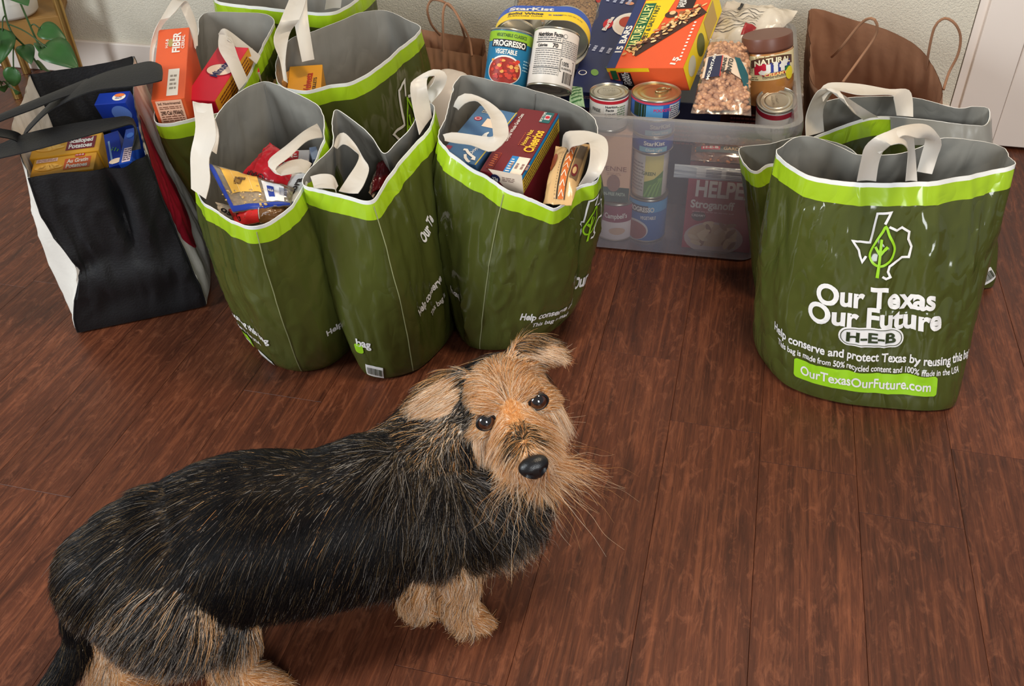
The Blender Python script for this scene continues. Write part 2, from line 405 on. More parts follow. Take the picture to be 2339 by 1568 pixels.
o = obj('trim_2', v, f, WHITE, smooth=False, bevel=0.002); tag(o, 'white painted door casing beside the wall', 'door casing', kind='structure')
v, f = boxm(RW(WU + 0.122, WALL_N - 0.010, 0.008), EU * 0.80, EN * 0.04, EZ * 2.1)
o = obj('door_1', v, f, WHITE, smooth=False, bevel=0.002); tag(o, 'plain white door at the edge of the wall', 'door', kind='structure')
v, f = boxm(RW(WU + 0.122, WALL_N + 0.05, 0.0), EU * 0.85, EN * 0.06, EZ * 2.3)
o = obj('trim_3', v, f, WHITE, smooth=False); tag(o, 'white door stop behind the white door', 'door stop', kind='structure')
# ================================================================== carrier bags
GREEN = film_mat('green_film', (74, 79, 34), 0.15, 0.24)
GREEN_H = film_mat('green_film_crumpled', (74, 79, 34), 0.11, 0.7)
LIME = film_mat('lime_film', (158, 190, 34), 0.18, 0.35)
HEM = film_mat('white_film', (236, 234, 228), 0.3, 0.10)
GREY = film_mat('grey_film', (152, 148, 139), 0.28, 0.22, 0.15)
STRAP = film_mat('strap_film', (232, 224, 212), 0.35, 0.16, 0.3)
PRINT = mat('white_print', (236, 232, 228), 0.35, 0.4, var=0.02)
PRINTG = mat('lime_print', (154, 208, 36), 0.35, 0.4, var=0.02)
INK = mat('dark_green_ink', (48, 58, 28), 0.4)
SEAM = mat('seam_edge', (150, 152, 110), 0.4)

class Sheet:
    """a closed film wall: columns from floor to rim; S(u, v) places things on it"""
    def __init__(s, cols, bulge=0.012, nu=192, nv=56, wr=0.004, seed=0, floor=0.004, fold=None):
        rim = np.array([P(*c[0]) if c[0][0] != 'w' else np.array(c[0][1:]) for c in cols])
        base = np.array([[c[1][0], c[1][1], floor] for c in cols])
        both = np.hstack([rim, base]); n = len(cols)
        s.R, s.par = catmull(both, nu, True)
        s.cu = [float(np.argmin(np.abs(s.par - i))) / nu for i in range(n)]
        s.nu, s.nv = nu, nv
        R, B = s.R[:, :3], s.R[:, 3:]
        cR, cB = R.mean(0), B.mean(0)
        G = np.zeros((nu, nv, 3))
        tang = np.roll(R + B, -1, 0) - np.roll(R + B, 1, 0); out = np.stack([tang[:, 1], -tang[:, 0], 0 * tang[:, 0]], 1)
        out /= np.linalg.norm(out, axis=1)[:, None] + 1e-9
        for j in range(nv):
            v = j / (nv - 1)
            p = B * (1 - v) + R * v
            p[:, :2] += out[:, :2] * bulge * math.sin(math.pi * min(1, v * 1.02)) ** 0.8
            if v < 0.07:
                k = (1 - v / 0.07) ** 2 * 0.02
                p[:, :2] += (cB[:2] - p[:, :2]) * k
            G[:, j] = p
        for i in range(nu):
            q = 2 * math.pi * i / nu
            for j in range(nv):
                v = j / (nv - 1); e = min(1, v * 6) * (0.35 + 0.65 * min(1, (1 - v) * 5))
                c = math.cos(q) * 2.2; d = math.sin(q) * 2.2
                a = mnoise.noise(Vector((c * 1.6 + seed * 7.3, d * 1.6, v * 1.3)))
                b = mnoise.noise(Vector((c * 4 + seed, d * 4 + v * 2, v * 3.2 + seed)))
                r = 1 - abs(mnoise.noise(Vector((c * 3 + v * 1.5, d * 3 - v, v * 4 + seed * 3)))) * 2.2
                G[i, j] += out[i] * wr * e * (1.6 * a + 0.8 * b + 0.5 * max(0, r) ** 3)
        if fold is not None: fold(G, out, nu, nv)
        s.G = G
        du = np.roll(G, -1, 0) - np.roll(G, 1, 0); dv = np.gradient(G, axis=1)
        nn = np.cross(du, dv); s.Nn = nn / (np.linalg.norm(nn, axis=2)[..., None] + 1e-12)
        s.px = pix(G)
    def at(s, u, v):
        a = (u % 1) * s.nu; i = int(a) % s.nu; fu = a - int(a); b = min(max(v, 0), 1) * (s.nv - 1); j = min(int(b), s.nv - 2); fv = b - j; k = (i + 1) % s.nu
        def mix(A): return (A[i, j] * (1 - fu) + A[k, j] * fu) * (1 - fv) + (A[i, j + 1] * (1 - fu) + A[k, j + 1] * fu) * fv
        return mix(s.G), nrm(mix(s.Nn))
    def find(s, px, py):
        face = (s.Nn * (CAM - s.G)).sum(2)
        d = ((s.px - np.array([px, py])) ** 2).sum(2) + np.where(face > 0, 0, 1e6)
        i, j = np.unravel_index(np.argmin(d), d.shape); return i / s.nu, j / (s.nv - 1)
    def rows(s, v0, v1, off=0.0, flip=False, u0=None, u1=None):
        j0, j1 = round(v0 * (s.nv - 1)), round(v1 * (s.nv - 1))
        if u0 is None: I = list(range(s.nu)); close = True
        else:
            a, b = round(u0 * s.nu), round(u1 * s.nu); I = [k % s.nu for k in range(a, b + 1)]; close = False
        V = (s.G[I][:, j0:j1 + 1] + s.Nn[I][:, j0:j1 + 1] * off).reshape(-1, 3); m = j1 - j0 + 1; n = len(I); Fc = []
        for i in range(n if close else n - 1):
            k = (i + 1) % n
            for j in range(m - 1):
                q = (i * m + j, k * m + j, k * m + j + 1, i * m + j + 1); Fc.append(q[::-1] if flip else q)
        return list(V), Fc
    def bottom(s, off=0.0):
        V = list(s.G[:, 0] + np.array([0, 0, off])); c = np.mean(V, 0); V.append(c); n = s.nu
        return V, [(n, (i + 1) % n, i) for i in range(n)]
    def lay(s, name, parent, vf, u0, v0, m, rot=0.0, lift=0.0017, sx=1.0, sy=1.0):
        """a flat print (metres, centred) laid on the film at (u0, v0)"""
        v, f = refine(vf, 0.005)
        h = 0.5 / (s.nv - 1) * 2; a, _ = s.at(u0 - 0.01, v0); b, _ = s.at(u0 + 0.01, v0); lu = np.linalg.norm(b - a) / 0.02
        a, _ = s.at(u0, v0 - h); b, _ = s.at(u0, v0 + h); lv = np.linalg.norm(b - a) / (2 * h)
        c, sn = math.cos(rot), math.sin(rot); V = []
        for x, y in v:
            x *= sx; y *= sy; X = x * c - y * sn; Y = x * sn + y * c
            p, n = s.at(u0 + X / lu, v0 + Y / lv); V.append(p + n * lift)
        return obj(name, V, f, m, parent, smooth=True)

def ribbon(name, parent, pairs, m, n=28, thick=0.0012):
    """a strap from its two edges; each edge point is (px, py, z) or ('w', x, y, z)"""
    g = lambda c: np.array(c[1:]) if c[0] == 'w' else P(*c)
    A, _ = catmull([np.concatenate([g(a), g(b)]) for a, b in pairs], n)
    L, Rr = A[:, :3], A[:, 3:]
    T = np.gradient((L + Rr) / 2, axis=0); W = Rr - L; nn = np.cross(T, W); nn /= np.linalg.norm(nn, axis=1)[:, None] + 1e-9
    K = 5; V = []
    for sgn in (0.5, -0.5):
        for i in range(n):
            for k in range(K):
                t = k / (K - 1); V.append(L[i] * (1 - t) + Rr[i] * t + nn[i] * (sgn * thick + 0.0022 * math.sin(math.pi * t)))
    o = n * K; Fc = []
    for i in range(n - 1):
        for k in range(K - 1):
            q = (i * K + k, i * K + k + 1, (i + 1) * K + k + 1, (i + 1) * K + k); Fc.append(q); Fc.append(tuple(x + o for x in q[::-1]))
        for k in (0, K - 1):
            q = (i * K + k, (i + 1) * K + k, (i + 1) * K + k + o, i * K + k + o); Fc.append(q if k else q[::-1])
    for i in (0, n - 1):
        for k in range(K - 1):
            q = (i * K + k, i * K + k + 1, i * K + k + 1 + o, i * K + k + o); Fc.append(q[::-1] if i else q)
    return obj(name, V, Fc, m, parent)
def zr(pairs, zs):
    """pixel pairs + one height (or a pair of heights) for each"""
    r = []
    for (a, b), z in zip(pairs, zs):
        za, zb = z if isinstance(z, tuple) else (z, z); r.append(((a[0], a[1], za), (b[0], b[1], zb)))
    return r

GROUP = 'green plastic carrier bags'
def green_bag(label, cols, seed, straps=(), bulge=0.014, wr=0.005, lining=GREY, body=GREEN, seam=None, band=0.027, hem=0.008, **k):
    s = Sheet(cols, bulge, wr=wr, seed=seed, **k)
    c = s.G[:, 0].mean(0); t = thing('carrier_bag', label, 'bag', (c[0], c[1], 0.0), GROUP)
    h = float(np.linalg.norm(s.G[:, -1] - s.G[:, 0], axis=1).mean()); nv = s.nv - 1
    v1 = 1 - hem / h; v0 = v1 - band / h
    v1 = round(v1 * nv) / nv; v0 = round(v0 * nv) / nv
    if v1 > 1 - 0.9 / nv: v1 = 1 - 1 / nv
    obj('body', *merge(s.rows(0, v0), s.bottom()), body, t)
    obj('lime_band', *s.rows(v0, v1), LIME, t); obj('white_hem', *merge(s.rows(v1, 1), rim_edge(s)), HEM, t)
    obj('lining', *merge(s.rows(0, 1, -0.0012, True), s.bottom(0.0014)), lining, t)
    for p, z in straps: ribbon('strap', t, zr(p, z), STRAP)
    if seam is not None:
        for u in seam:
            path = [s.at(u, v)[0] + s.at(u, v)[1] * 0.0006 for v in np.linspace(0.01, v1, 40)]
            obj('seam', *tube(path, 0.0009, 5), SEAM, t)
    return t, s
def rim_edge(s):
    n = s.nu; a = list(s.G[:, -1]); b = list(s.G[:, -1] - s.Nn[:, -1] * 0.0012)
    return a + b, [(i, (i + 1) % n, n + (i + 1) % n, n + i) for i in range(n)]

def texas(s, t, u, v, h, rot=0.0, part='state_outline'):
    """outline of the state with a leaf growing in it; h = height in metres"""
    a = np.array([(.486, .179), (.564, .014), (.371, .029), (.271, .436), (.021, .421), (.114, .557), (.136, .643), (.171, .729), (.221, .636)])
    b = np.array([(.543, .214), (.65, .264), (.729, .229), (.836, .30), (.821, .40), (.871, .514), (.836, .664), (.736, .664), (.557, .793), (.536, .871), (.571, .95), (.514, .979), (.457, .943)])
    f = lambda q: (np.array(q) - np.array([.45, .5])) * np.array([.96, -1]) * h
    for q in (a, b): s.lay(part, t, poly_stroke(f(q), 0.034 * h), u, v, PRINT, rot)
    lf, _ = catmull(np.array([(.50, .214), (.545, .33), (.60, .45), (.622, .55), (.58, .68), (.50, .76), (.42, .788), (.33, .745), (.272, .65), (.29, .55), (.37, .42), (.45, .30)]), 48, True)
    s.lay('leaf_outline', t, poly_stroke(f(lf), 0.034 * h, True), u, v, PRINTG, rot, 0.0022)
    for st in ([(.443, .40), (.386, .957)], [(.35, .507), (.421, .63)], [(.529, .50), (.421, .63)]):
        s.lay('leaf_vein', t, poly_stroke(f(st), 0.038 * h), u, v, PRINTG, rot, 0.0024)
def words(s, t, txt, px, py, wpx, hpx, m=None, bold=0.02, rot=0.0, spacing=1.0, name='lettering', lift=0.0017, sy=1.3):
    """a line of lettering at the place on the film seen at pixel (px, py)"""
    u, v = s.find(px, py); p, n = s.at(u, v); k = float(mpp(p))
    s.lay(name, t, text_fit(txt, wpx * k, hpx * k * sy, bold, spacing), u, v, m or PRINT, rot, lift)

# ---- the bag with its printed side to the room
colsH = [((1773, 347, .40), (.455, 1.34)), ((1808, 382, .395), (.475, 1.255)), ((1863, 405, .39), (.51, 1.215)), ((1950, 416, .39), (.57, 1.185)),
         ((2052, 418, .39), (.645, 1.168)), ((2153, 410, .39), (.72, 1.158)), ((2240, 394, .39), (.765, 1.17)), ((2313, 378, .40), (.770, 1.212)),
         ((2307, 359, .40), (.768, 1.285)), ((2284, 333, .40), (.765, 1.355)), ((2211, 318, .40), (.74, 1.42)), ((2148, 317, .40), (.71, 1.43)),
         ((2060, 350, .385), (.65, 1.43)), ((1965, 353, .38), (.59, 1.43)), ((1921, 336, .385), (.56, 1.43)), ((1863, 313, .40), (.52, 1.42)),
         ((1820, 313, .40), (.49, 1.42)), ((1785, 336, .40), (.465, 1.40))]
H_front = [((1957, 414), (2001, 414)), ((1966, 370), (2008, 370)), ((1976, 335), (2020, 342)), ((2005, 310), (2036, 332)), ((2048, 298), (2056, 328)), ((2082, 308), (2070, 336)), ((2089, 340), (2074, 356)), ((2095, 414), (2068, 414))]
H_back = [((2129, 398), (2094, 392)), ((2141, 360), (2104, 355)), ((2150, 323), (2113, 318)), ((2118, 286), (2096, 316)), ((2062, 288), (2062, 310)), ((2012, 310), (2036, 330)), ((1992, 335), (2010, 352))]
bagH, sH = green_bag('upright dark green bag with its full printed front and lime web address showing', colsH, 3,
    [(H_front, (.39, .43, .46, .48, .485, .47, .44, .39)), (H_back, (.385, .41, .44, .47, .485, .47, .45))], bulge=0.006, wr=0.0050, body=GREEN_H, band=0.031)
u, v = sH.find(2013, 566); k = float(mpp(sH.at(u, v)[0])); texas(sH, bagH, u, v, 158 * k * 1.04, 0.02)
words(sH, bagH, 'Our Texas', 2003, 676, 264, 38, bold=0.05)
words(sH, bagH, 'Our Future', 1999, 724, 300, 38, bold=0.05)
u, v = sH.find(1990, 775); k = float(mpp(sH.at(u, v)[0]))
pill = sH.lay('logo_pill', bagH, flat_fill(rrect(146 * k, 38 * k * 1.3, 24 * k), 20), u, v, PRINT, 0.0)
sH.lay('logo_line', pill, poly_stroke(rrect(137 * k, 31 * k * 1.3, 20 * k), 1.6 * k, True), u, v, INK, 0, 0.0026)
sH.lay('lettering', pill, text_fit('H-E-B', 112 * k, 19 * k * 1.3, 0.045), u, v, INK, 0, 0.0026)
words(sH, bagH, 'Help conserve and protect Texas by reusing this bag', 1998, 812, 500, 17, bold=0.025, rot=-0.02)
words(sH, bagH, 'This bag is made from 50% recycled content and 100% made in the USA', 1985, 842, 440, 12, bold=0.02, rot=-0.02)
u, v = sH.find(1975, 876); k = float(mpp(sH.at(u, v)[0]))
pill = sH.lay('address_pill', bagH, flat_fill(rrect(324 * k, 38 * k * 1.35, 8 * k), 36), u, v, PRINTG, 0)
sH.lay('lettering', pill, text_fit('OurTexasOurFuture.com', 292 * k, 17 * k * 1.4, 0.02), u, v, PRINT, 0, 0.0026)

# ---- the bag squeezed between it and the clear bin
colsI = [((1690, 338, .31), (.50, 1.54)), ((1703, 378, .295), (.505, 1.50)), ((1728, 391, .29), (.545, 1.47)), ((1768, 374, .295), (.60, 1.46)),
         (('w', .57, 1.475, .30), (.66, 1.46)), (('w', .64, 1.49, .30), (.70, 1.48)), (('w', .63, 1.55, .31), (.69, 1.56)), ((1838, 312, .325), (.62, 1.575)), ((1760, 328, .32), (.54, 1.575))]
bagI, sI = green_bag('dark green bag squeezed between the clear bin and the printed bag', colsI, 5, bulge=0.0, wr=0.003, lining=GREY)
# ---- folded-top bag behind
colsG = [((1842, 312, .31), (.66, 1.63)), ((1886, 302, .315), (.70, 1.61)), ((1965, 273, .33), (.74, 1.595)), ((2023, 266, .335), (.79, 1.575)),
         ((2120, 274, .335), (.86, 1.55)), ((2215, 286, .33), (.93, 1.515)), ((2254, 284, .33), (.985, 1.525)), ((2260, 250, .345), (.96, 1.60)),
         ((2226, 243, .35), (.92, 1.68)), ((2182, 246, .35), (.88, 1.71)), ((2081, 222, .36), (.81, 1.73)), ((1950, 222, .36), (.72, 1.735)), ((1872, 240, .345), (.67, 1.70))]
G_a = [((1841, 312), (1882, 301)), ((1842, 262), (1881, 246)), ((1868, 208), (1912, 206)), ((1905, 206), (1936, 240)), ((1960, 240), (1950, 258)), ((2006, 268), (1972, 274))]
G_b = [((1872, 208), (1880, 232)), ((1893, 190), (1904, 207)), ((1960, 192), (1964, 217)), ((2030, 204), (2034, 217)), ((2078, 208), (2042, 228)), ((2086, 267), (2048, 264))]
bagG, sG = green_bag('dark green bag with its grey rim folded down, behind the printed-front bag', colsG, 8,
    [(G_a, (.31, .345, .40, .395, .37, .335)), (G_b, (.385, .40, .405, .40, .39, .355))], bulge=0.006, wr=0.003, hem=0.008)
gf = sG.rows(1 - 0.055 / 0.36, 1, 0.003, False, sG.cu[3] + 0.01, sG.cu[6] + 0.04)
obj('folded_rim', *gf, GREY, bagG)
bar_mesh = merge(*[(lambda q: (list(q[0]), q[1]))(flat_fill(np.array([(x - w / 2, -.5), (x + w / 2, -.5), (x + w / 2, .5), (x - w / 2, .5)]), 2)) for x, w in
                   [(-0.5 + i * 0.042 + random.uniform(-.006, .006), random.choice((.012, .02, .03))) for i in range(25)]])
def barcode(s, t, px, py, wpx, hpx, rot=0.0):
    u, v = s.find(px, py); k = float(mpp(s.at(u, v)[0]))
    t = s.lay('barcode_patch', t, flat_fill(np.array([(-.5, -.5), (.5, -.5), (.5, .5), (-.5, .5)]) * np.array([wpx * k, hpx * k])), u, v, PRINT, rot)
    s.lay('barcode', t, (np.array(bar_mesh[0])[:, :2] * np.array([wpx * k * .82, hpx * k * .6]), bar_mesh[1]), u, v, INK, rot, 0.0026)
barcode(sG, bagG, 2258, 632, 34, 36, 0.5)

# ---- front row, from the tote to the bin
colsD = [((454, 449, .36), (-.505, 1.41)), ((496, 485, .36), (-.465, 1.355)), ((539, 508, .36), (-.43, 1.325)), ((585, 517, .36), (-.388, 1.313)),
         ((627, 499, .36), (-.345, 1.325)), ((668, 469, .365), (-.315, 1.36)), ((690, 432, .37), (-.302, 1.41)), ((730, 345, .385), (-.305, 1.50)),
         ((741, 305, .40), (-.315, 1.58)), ((733, 249, .41), (-.335, 1.64)), ((673, 212, .42), (-.38, 1.66)), ((601, 187, .425), (-.45, 1.67)),
         ((528, 224, .42), (-.51, 1.64)), ((480, 290, .40), (-.545, 1.57)), ((445, 385, .38), (-.535, 1.48))]
D_l = [((437, 432), (470, 455)), ((436, 395), (480, 412)), ((436, 350), (478, 362)), ((447, 292), (494, 312)), ((440, 232), (484, 238)), ((452, 262), (488, 262)), ((470, 300), (500, 306)), ((478, 340), (494, 352))]
D_r = [((724, 283), (738, 314)), ((694, 300), (702, 322)), ((655, 332), (664, 356)), ((614, 366), (630, 384)), ((622, 388), (640, 400)), ((655, 370), (650, 400)), ((690, 364), (690, 394)), ((712, 374), (702, 402))]
bagD, sD = green_bag('open dark green bag full of snack pouches standing next to the black tote', colsD, 11,
    [(D_l, (.375, .39, .41, .44, .46, .45, .42, .40)), (D_r, (.39, .40, .40, .395, .39, .39, .385, .375))], seam=None, wr=0.005)
uD = sD.cu[3]
for uu in (uD,): obj('seam', *tube([sD.at(uu, q)[0] + sD.at(uu, q)[1] * .0006 for q in np.linspace(.01, .97, 40)], .0009, 5), SEAM, bagD)
obj('inner_seam', *tube([sD.at(sD.cu[11], q)[0] - sD.at(sD.cu[11], q)[1] * .002 for q in np.linspace(.3, .99, 30)], .001, 5), GREY, bagD)
words(sD, bagD, 'Help c', 770, 748, 66, 13, bold=0.03, rot=0.0)
words(sD, bagD, 'Th', 800, 762, 20, 9, bold=0.03)
words(sD, bagD, 'by reusing this bag', 560, 738, 170, 16, bold=0.03, rot=-0.1)
words(sD, bagD, 'made in the USA', 565, 758, 110, 11, bold=0.03, rot=-0.1)
u, v = sD.find(556, 775); k = float(mpp(sD.at(u, v)[0])); sD.lay('address_pill', bagD, flat_fill(rrect(60 * k, 46 * k, 14 * k)), u, v, PRINTG, -0.15); sD.lay('lettering', bagD, text_fit('.com', 44 * k, 17 * k, .03), u, v, PRINT, -0.15, .0026)
barcode(sD, bagD, 616, 828, 46, 34, -0.2)

colsE = [((692, 422, .38), (-.292, 1.37)), ((730, 433, .375), (-.276, 1.305)), ((790, 447, .37), (-.235, 1.287)), ((848, 458, .37), (-.185, 1.303)),
         ((885, 405, .375), (-.155, 1.335)), ((949, 328, .39), (-.12, 1.40)), ((982, 290, .40), (-.108, 1.46)), ((990, 240, .41), (-.112, 1.55)),
         ((962, 240, .405), (-.125, 1.61)), ((939, 290, .40), (-.15, 1.62)), ((905, 325, .385), (-.17, 1.62)), ((877, 350, .375), (-.195, 1.62)),
         ((850, 314, .385), (-.22, 1.62)), ((815, 280, .40), (-.24, 1.63)), ((768, 250, .415), (-.27, 1.62)), ((757, 285, .405), (-.288, 1.55)),
         ((758, 335, .39), (-.296, 1.48)), ((704, 390, .385), (-.296, 1.42))]
E_in = [((763, 335), (770, 340)), ((770, 312), (782, 330)), ((786, 304), (794, 333)), ((810, 328), (808, 343)), ((830, 361), (820, 356)), ((843, 385), (814, 376)), ((832, 420), (795, 405)), ((818, 442), (774, 437))]
E_fl = [((709, 404), (717, 430)), ((735, 398), (740, 430)), ((760, 402), (764, 432)), ((772, 425), (768, 440))]
E_rt = [((958, 308), (986, 268)), ((944, 250), (981, 234)), ((937, 203), (975, 198)), ((945, 182), (977, 178)), ((986, 160), (988, 173)), ((1010, 162), (994, 174)), ((1021, 177), (989, 190)), ((1010, 206), (978, 204)), ((985, 236), (974, 222))]
bagE, sE = green_bag('half-closed dark green bag with its back edge dipping in a vee, second from the tote', colsE, 17,
    [(E_in, (.385, .39, .395, .395, .39, .385, .38, .372)), (E_fl, (.38, .385, .385, .375)), (E_rt, (.395, .42, .45, .46, .47, .47, .46, .44, .415))], wr=0.004)
obj('seam', *tube([sE.at(sE.cu[3], q)[0] + sE.at(sE.cu[3], q)[1] * .0006 for q in np.linspace(.01, .97, 40)], .0009, 5), SEAM, bagE)
words(sE, bagE, 'bag', 828, 782, 34, 17, bold=0.03, rot=-0.1)
u, v = sE.find(820, 797); k = float(mpp(sE.at(u, v)[0])); sE.lay('address_pill', bagE, flat_fill(rrect(20 * k, 28 * k, 8 * k)), u, v, PRINTG, 0)
words(sE, bagE, 'Help conserve', 978, 678, 110, 17, bold=0.03, rot=0.25)
words(sE, bagE, 'This bag is', 998, 692, 66, 12, bold=0.02, rot=0.25)
words(sE, bagE, 'Our Te', 978, 520, 60, 26, bold=0.05, rot=0.5)
barcode(sE, bagE, 856, 850, 40, 38, -0.2)

colsF = [((1002, 312, .40), (-.098, 1.44)), ((1025, 341, .395), (-.098, 1.40)), ((1070, 380, .38), (-.088, 1.38)), ((1117, 406, .37), (-.077, 1.37)),
         ((1157, 432, .36), (-.060, 1.363)), ((1195, 445, .355), (-.025, 1.360)), ((1237, 466, .345), (.015, 1.366)), ((1268, 477, .34), (.045, 1.385)),
         ((1295, 461, .345), (.075, 1.41)), ((1321, 427, .36), (.098, 1.435)), ((1368, 405, .38), (.118, 1.47)), ((1366, 340, .40), (.13, 1.54)),
         ((1363, 281, .41), (.13, 1.60)), ((1337, 252, .415), (.11, 1.64)), ((1284, 226, .42), (.06, 1.655)), ((1227, 208, .42), (.0, 1.66)),
         ((1143, 187, .42), (-.06, 1.66)), ((1065, 171, .42), (-.095, 1.645)), ((1041, 190, .42), (-.103, 1.60)), ((1018, 270, .41), (-.103, 1.50))]
F_l = [((1036, 244), (1047, 252)), ((1046, 222), (1060, 238)), ((1070, 214), (1076, 231)), ((1112, 230), (1094, 234)), ((1150, 262), (1119, 268)), ((1162, 300), (1126, 304)), ((1154, 322), (1124, 313)), ((1123, 347), (1104, 312)), ((1077, 332), (1070, 307)), ((1040, 327), (1034, 303)), ((1016, 322), (1012, 308))]
F_r = [((1284, 348), (1300, 362)), ((1289, 306), (1303, 338)), ((1318, 299), (1326, 331)), ((1351, 302), (1344, 326)), ((1384, 318), (1348, 344)), ((1388, 357), (1346, 370)), ((1374, 395), (1338, 397)), ((1350, 418), (1322, 424))]
bagF, sF = green_bag('wide open dark green bag of cereal boxes leaning against the clear bin', colsF, 23,
    [(F_l, (.41, .43, .44, .445, .445, .44, .44, .43, .42, .41, .40)), (F_r, (.37, .40, .41, .415, .42, .41, .395, .375))], wr=0.007, bulge=0.02)
obj('seam', *tube([sF.at(sF.cu[4], q)[0] + sF.at(sF.cu[4], q)[1] * .0006 for q in np.linspace(.01, .97, 40)], .0009, 5), SEAM, bagF)
obj('inner_seam', *tube([sF.at(sF.cu[15], q)[0] - sF.at(sF.cu[15], q)[1] * .002 for q in np.linspace(.3, .99, 30)], .001, 5), GREY, bagF)
words(sF, bagF, 'bag', 1044, 672, 34, 16, bold=0.03)
words(sF, bagF, 'Help conserve and', 1258, 712, 170, 17, bold=0.03, rot=-0.12)
words(sF, bagF, 'This bag is made', 1262, 733, 110, 11, bold=0.02, rot=-0.12)
u, v = sF.find(1352, 500); texas(sF, bagF, u, v, 0.10)
words(sF, bagF, 'Our', 1334, 600, 40, 36, bold=0.05); words(sF, bagF, 'Our', 1322, 640, 40, 36, bold=0.05)

# ---- back row
colsA = [((354, 278, .38), (-.615, 1.72)), ((390, 283, .38), (-.60, 1.70)), ((443, 270, .38), (-.58, 1.70)), ((515, 252, .38), (-.545, 1.72)),
         ((546, 209, .385), (-.515, 1.79)), ((575, 155, .39), (-.505, 1.87)), ((601, 98, .40), (-.505, 1.95)), ((627, 50, .40), (-.515, 2.03)),
         ((607, 33, .405), (-.545, 2.065)), ((556, 28, .405), (-.595, 2.07)), ((464, 32, .405), (-.675, 2.05)), ((452, 80, .40), (-.675, 1.98)),
         ((440, 130, .40), (-.66, 1.90)), ((395, 190, .39), (-.635, 1.84)), ((360, 240, .385), (-.625, 1.77))]
A_r = [((499, 78), (514, 92)), ((514, 66), (522, 92)), ((556, 96), (545, 112)), ((595, 128), (586, 146))]
A_f = [((500, 80), (522, 84)), ((500, 112), (530, 90)), ((522, 152), (546, 136)), ((546, 206), (566, 182))]
A_l = [((342, 150), (350, 150)), ((343, 110), (354, 108)), ((354, 68), (370, 60)), ((374, 32), (398, 30)), ((400, -4), (424, 2)), ((418, 30), (438, 24)), ((436, 70), (450, 62)), ((444, 110), (452, 105))]
bagA, sA = green_bag('open dark green bag holding an orange and a red box, behind the black tote', colsA, 29,
    [(A_r, (.43, .44, .42, .40)), (A_f, (.44, .435, .42, .39)), (A_l, (.42, .44, .47, .49, .50, .48, .45, .43))], wr=0.004)
colsB = [((490, -2, .395), (-.66, 2.23)), ((540, 10, .395), (-.60, 2.20)), ((600, 16, .395), (-.53, 2.18)), ((740, 29, .395), (-.40, 2.17)),
         ((790, 14, .395), (-.345, 2.19)), ((818, -6, .395), (-.315, 2.23)), (('w', -.31, 2.31, .40), (-.31, 2.29)), (('w', -.37, 2.40, .40), (-.37, 2.38)),
         (('w', -.60, 2.42, .40), (-.6, 2.40)), (('w', -.685, 2.33, .40), (-.675, 2.31))]
B_r = [((742, 22), (778, 18)), ((745, -10), (780, -14)), ((735, -50), (768, -55)), ((700, -70), (715, -95)), ((660, -55), (640, -75)), ((655, -10), (625, -12))]
bagB, sB = green_bag('dark green bag against the wall at the very back, lime band up near the wall', colsB, 31, [(B_r, (.415, .45, .49, .50, .48, .44))], bulge=0.004, wr=0.004)
colsC = [((636, 190, .38), (-.445, 1.80)), ((692, 207, .38), (-.385, 1.755)), ((754, 195, .38), (-.33, 1.765)), ((807, 185, .38), (-.28, 1.79)),
         ((861, 153, .385), (-.23, 1.85)), ((915, 107, .39), (-.195, 1.93)), ((961, 66, .395), (-.165, 2.02)), ((930, 45, .40), (-.19, 2.09)),
         ((880, 24, .40), (-.245, 2.11)), ((823, 29, .40), (-.30, 2.085)), ((781, 46, .395), (-.35, 2.05)), ((714, 72, .39), (-.41, 2.0)),
         ((665, 88, .385), (-.45, 1.95)), ((634, 130, .38), (-.46, 1.88))]
C_a = [((648, 184), (657, 190)), ((640, 140), (652, 140)), ((625, 92), (662, 76)), ((640, 48), (684, 44)), ((660, 0), (698, 4)), ((668, -30), (704, -30))]
C_b = [((666, -20), (702, -22)), ((668, 20), (702, 18)), ((674, 62), (706, 58)), ((690, 142), (718, 136))]
bagC, sC = green_bag('wide open dark green bag with one yellow box low inside, state outline on its side', colsC, 37,
    [(C_a, (.385, .41, .43, .46, .48, .49)), (C_b, (.49, .46, .43, .37))], wr=0.004, bulge=0.01)
u, v = sC.find(930, 240); k = float(mpp(sC.at(u, v)[0])); texas(sC, bagC, u - 0.0, v - 0.10, 150 * k * 1.3, 0.12)

# ---- black tote with white gussets
BLK = mat('black_fabric', (24, 24, 26), 0.55, 0.35, var=0.15, vscale=9, bump=0.12, bscale=240)
WFAB = mat('white_fabric', (214, 208, 198), 0.6, 0.3, var=0.04, bump=0.08, bscale=200)
RED = mat('red_print', (140, 22, 40), 0.5, 0.3)
colsT = [((67, 406, .35), (-.857, 1.453)), ((98, 400, .35), (-.83, 1.461)), ((243, 387, .352), (-.70, 1.503)), ((310, 366, .356), (-.645, 1.522)), ((336, 354, .36), (-.62, 1.533)), ((330, 330, .365), (-.622, 1.56)),
         ((318, 290, .375), (-.63, 1.62)), ((305, 200, .40), (-.66, 1.74)), ((304, 150, .41), (-.685, 1.84)), ((303, 130, .41), (-.70, 1.87)), ((285, 133, .41), (-.72, 1.865)),
         ((230, 145, .41), (-.76, 1.85)), ((150, 158, .41), (-.83, 1.83)), ((82, 169, .41), (-.91, 1.805)), ((68, 171, .41), (-.93, 1.79)), ((62, 195, .405), (-.93, 1.76)),
         ((50, 235, .40), (-.92, 1.70)), ((28, 290, .385), (-.90, 1.60)), ((45, 340, .37), (-.885, 1.52)), ((62, 392, .355), (-.865, 1.47))]
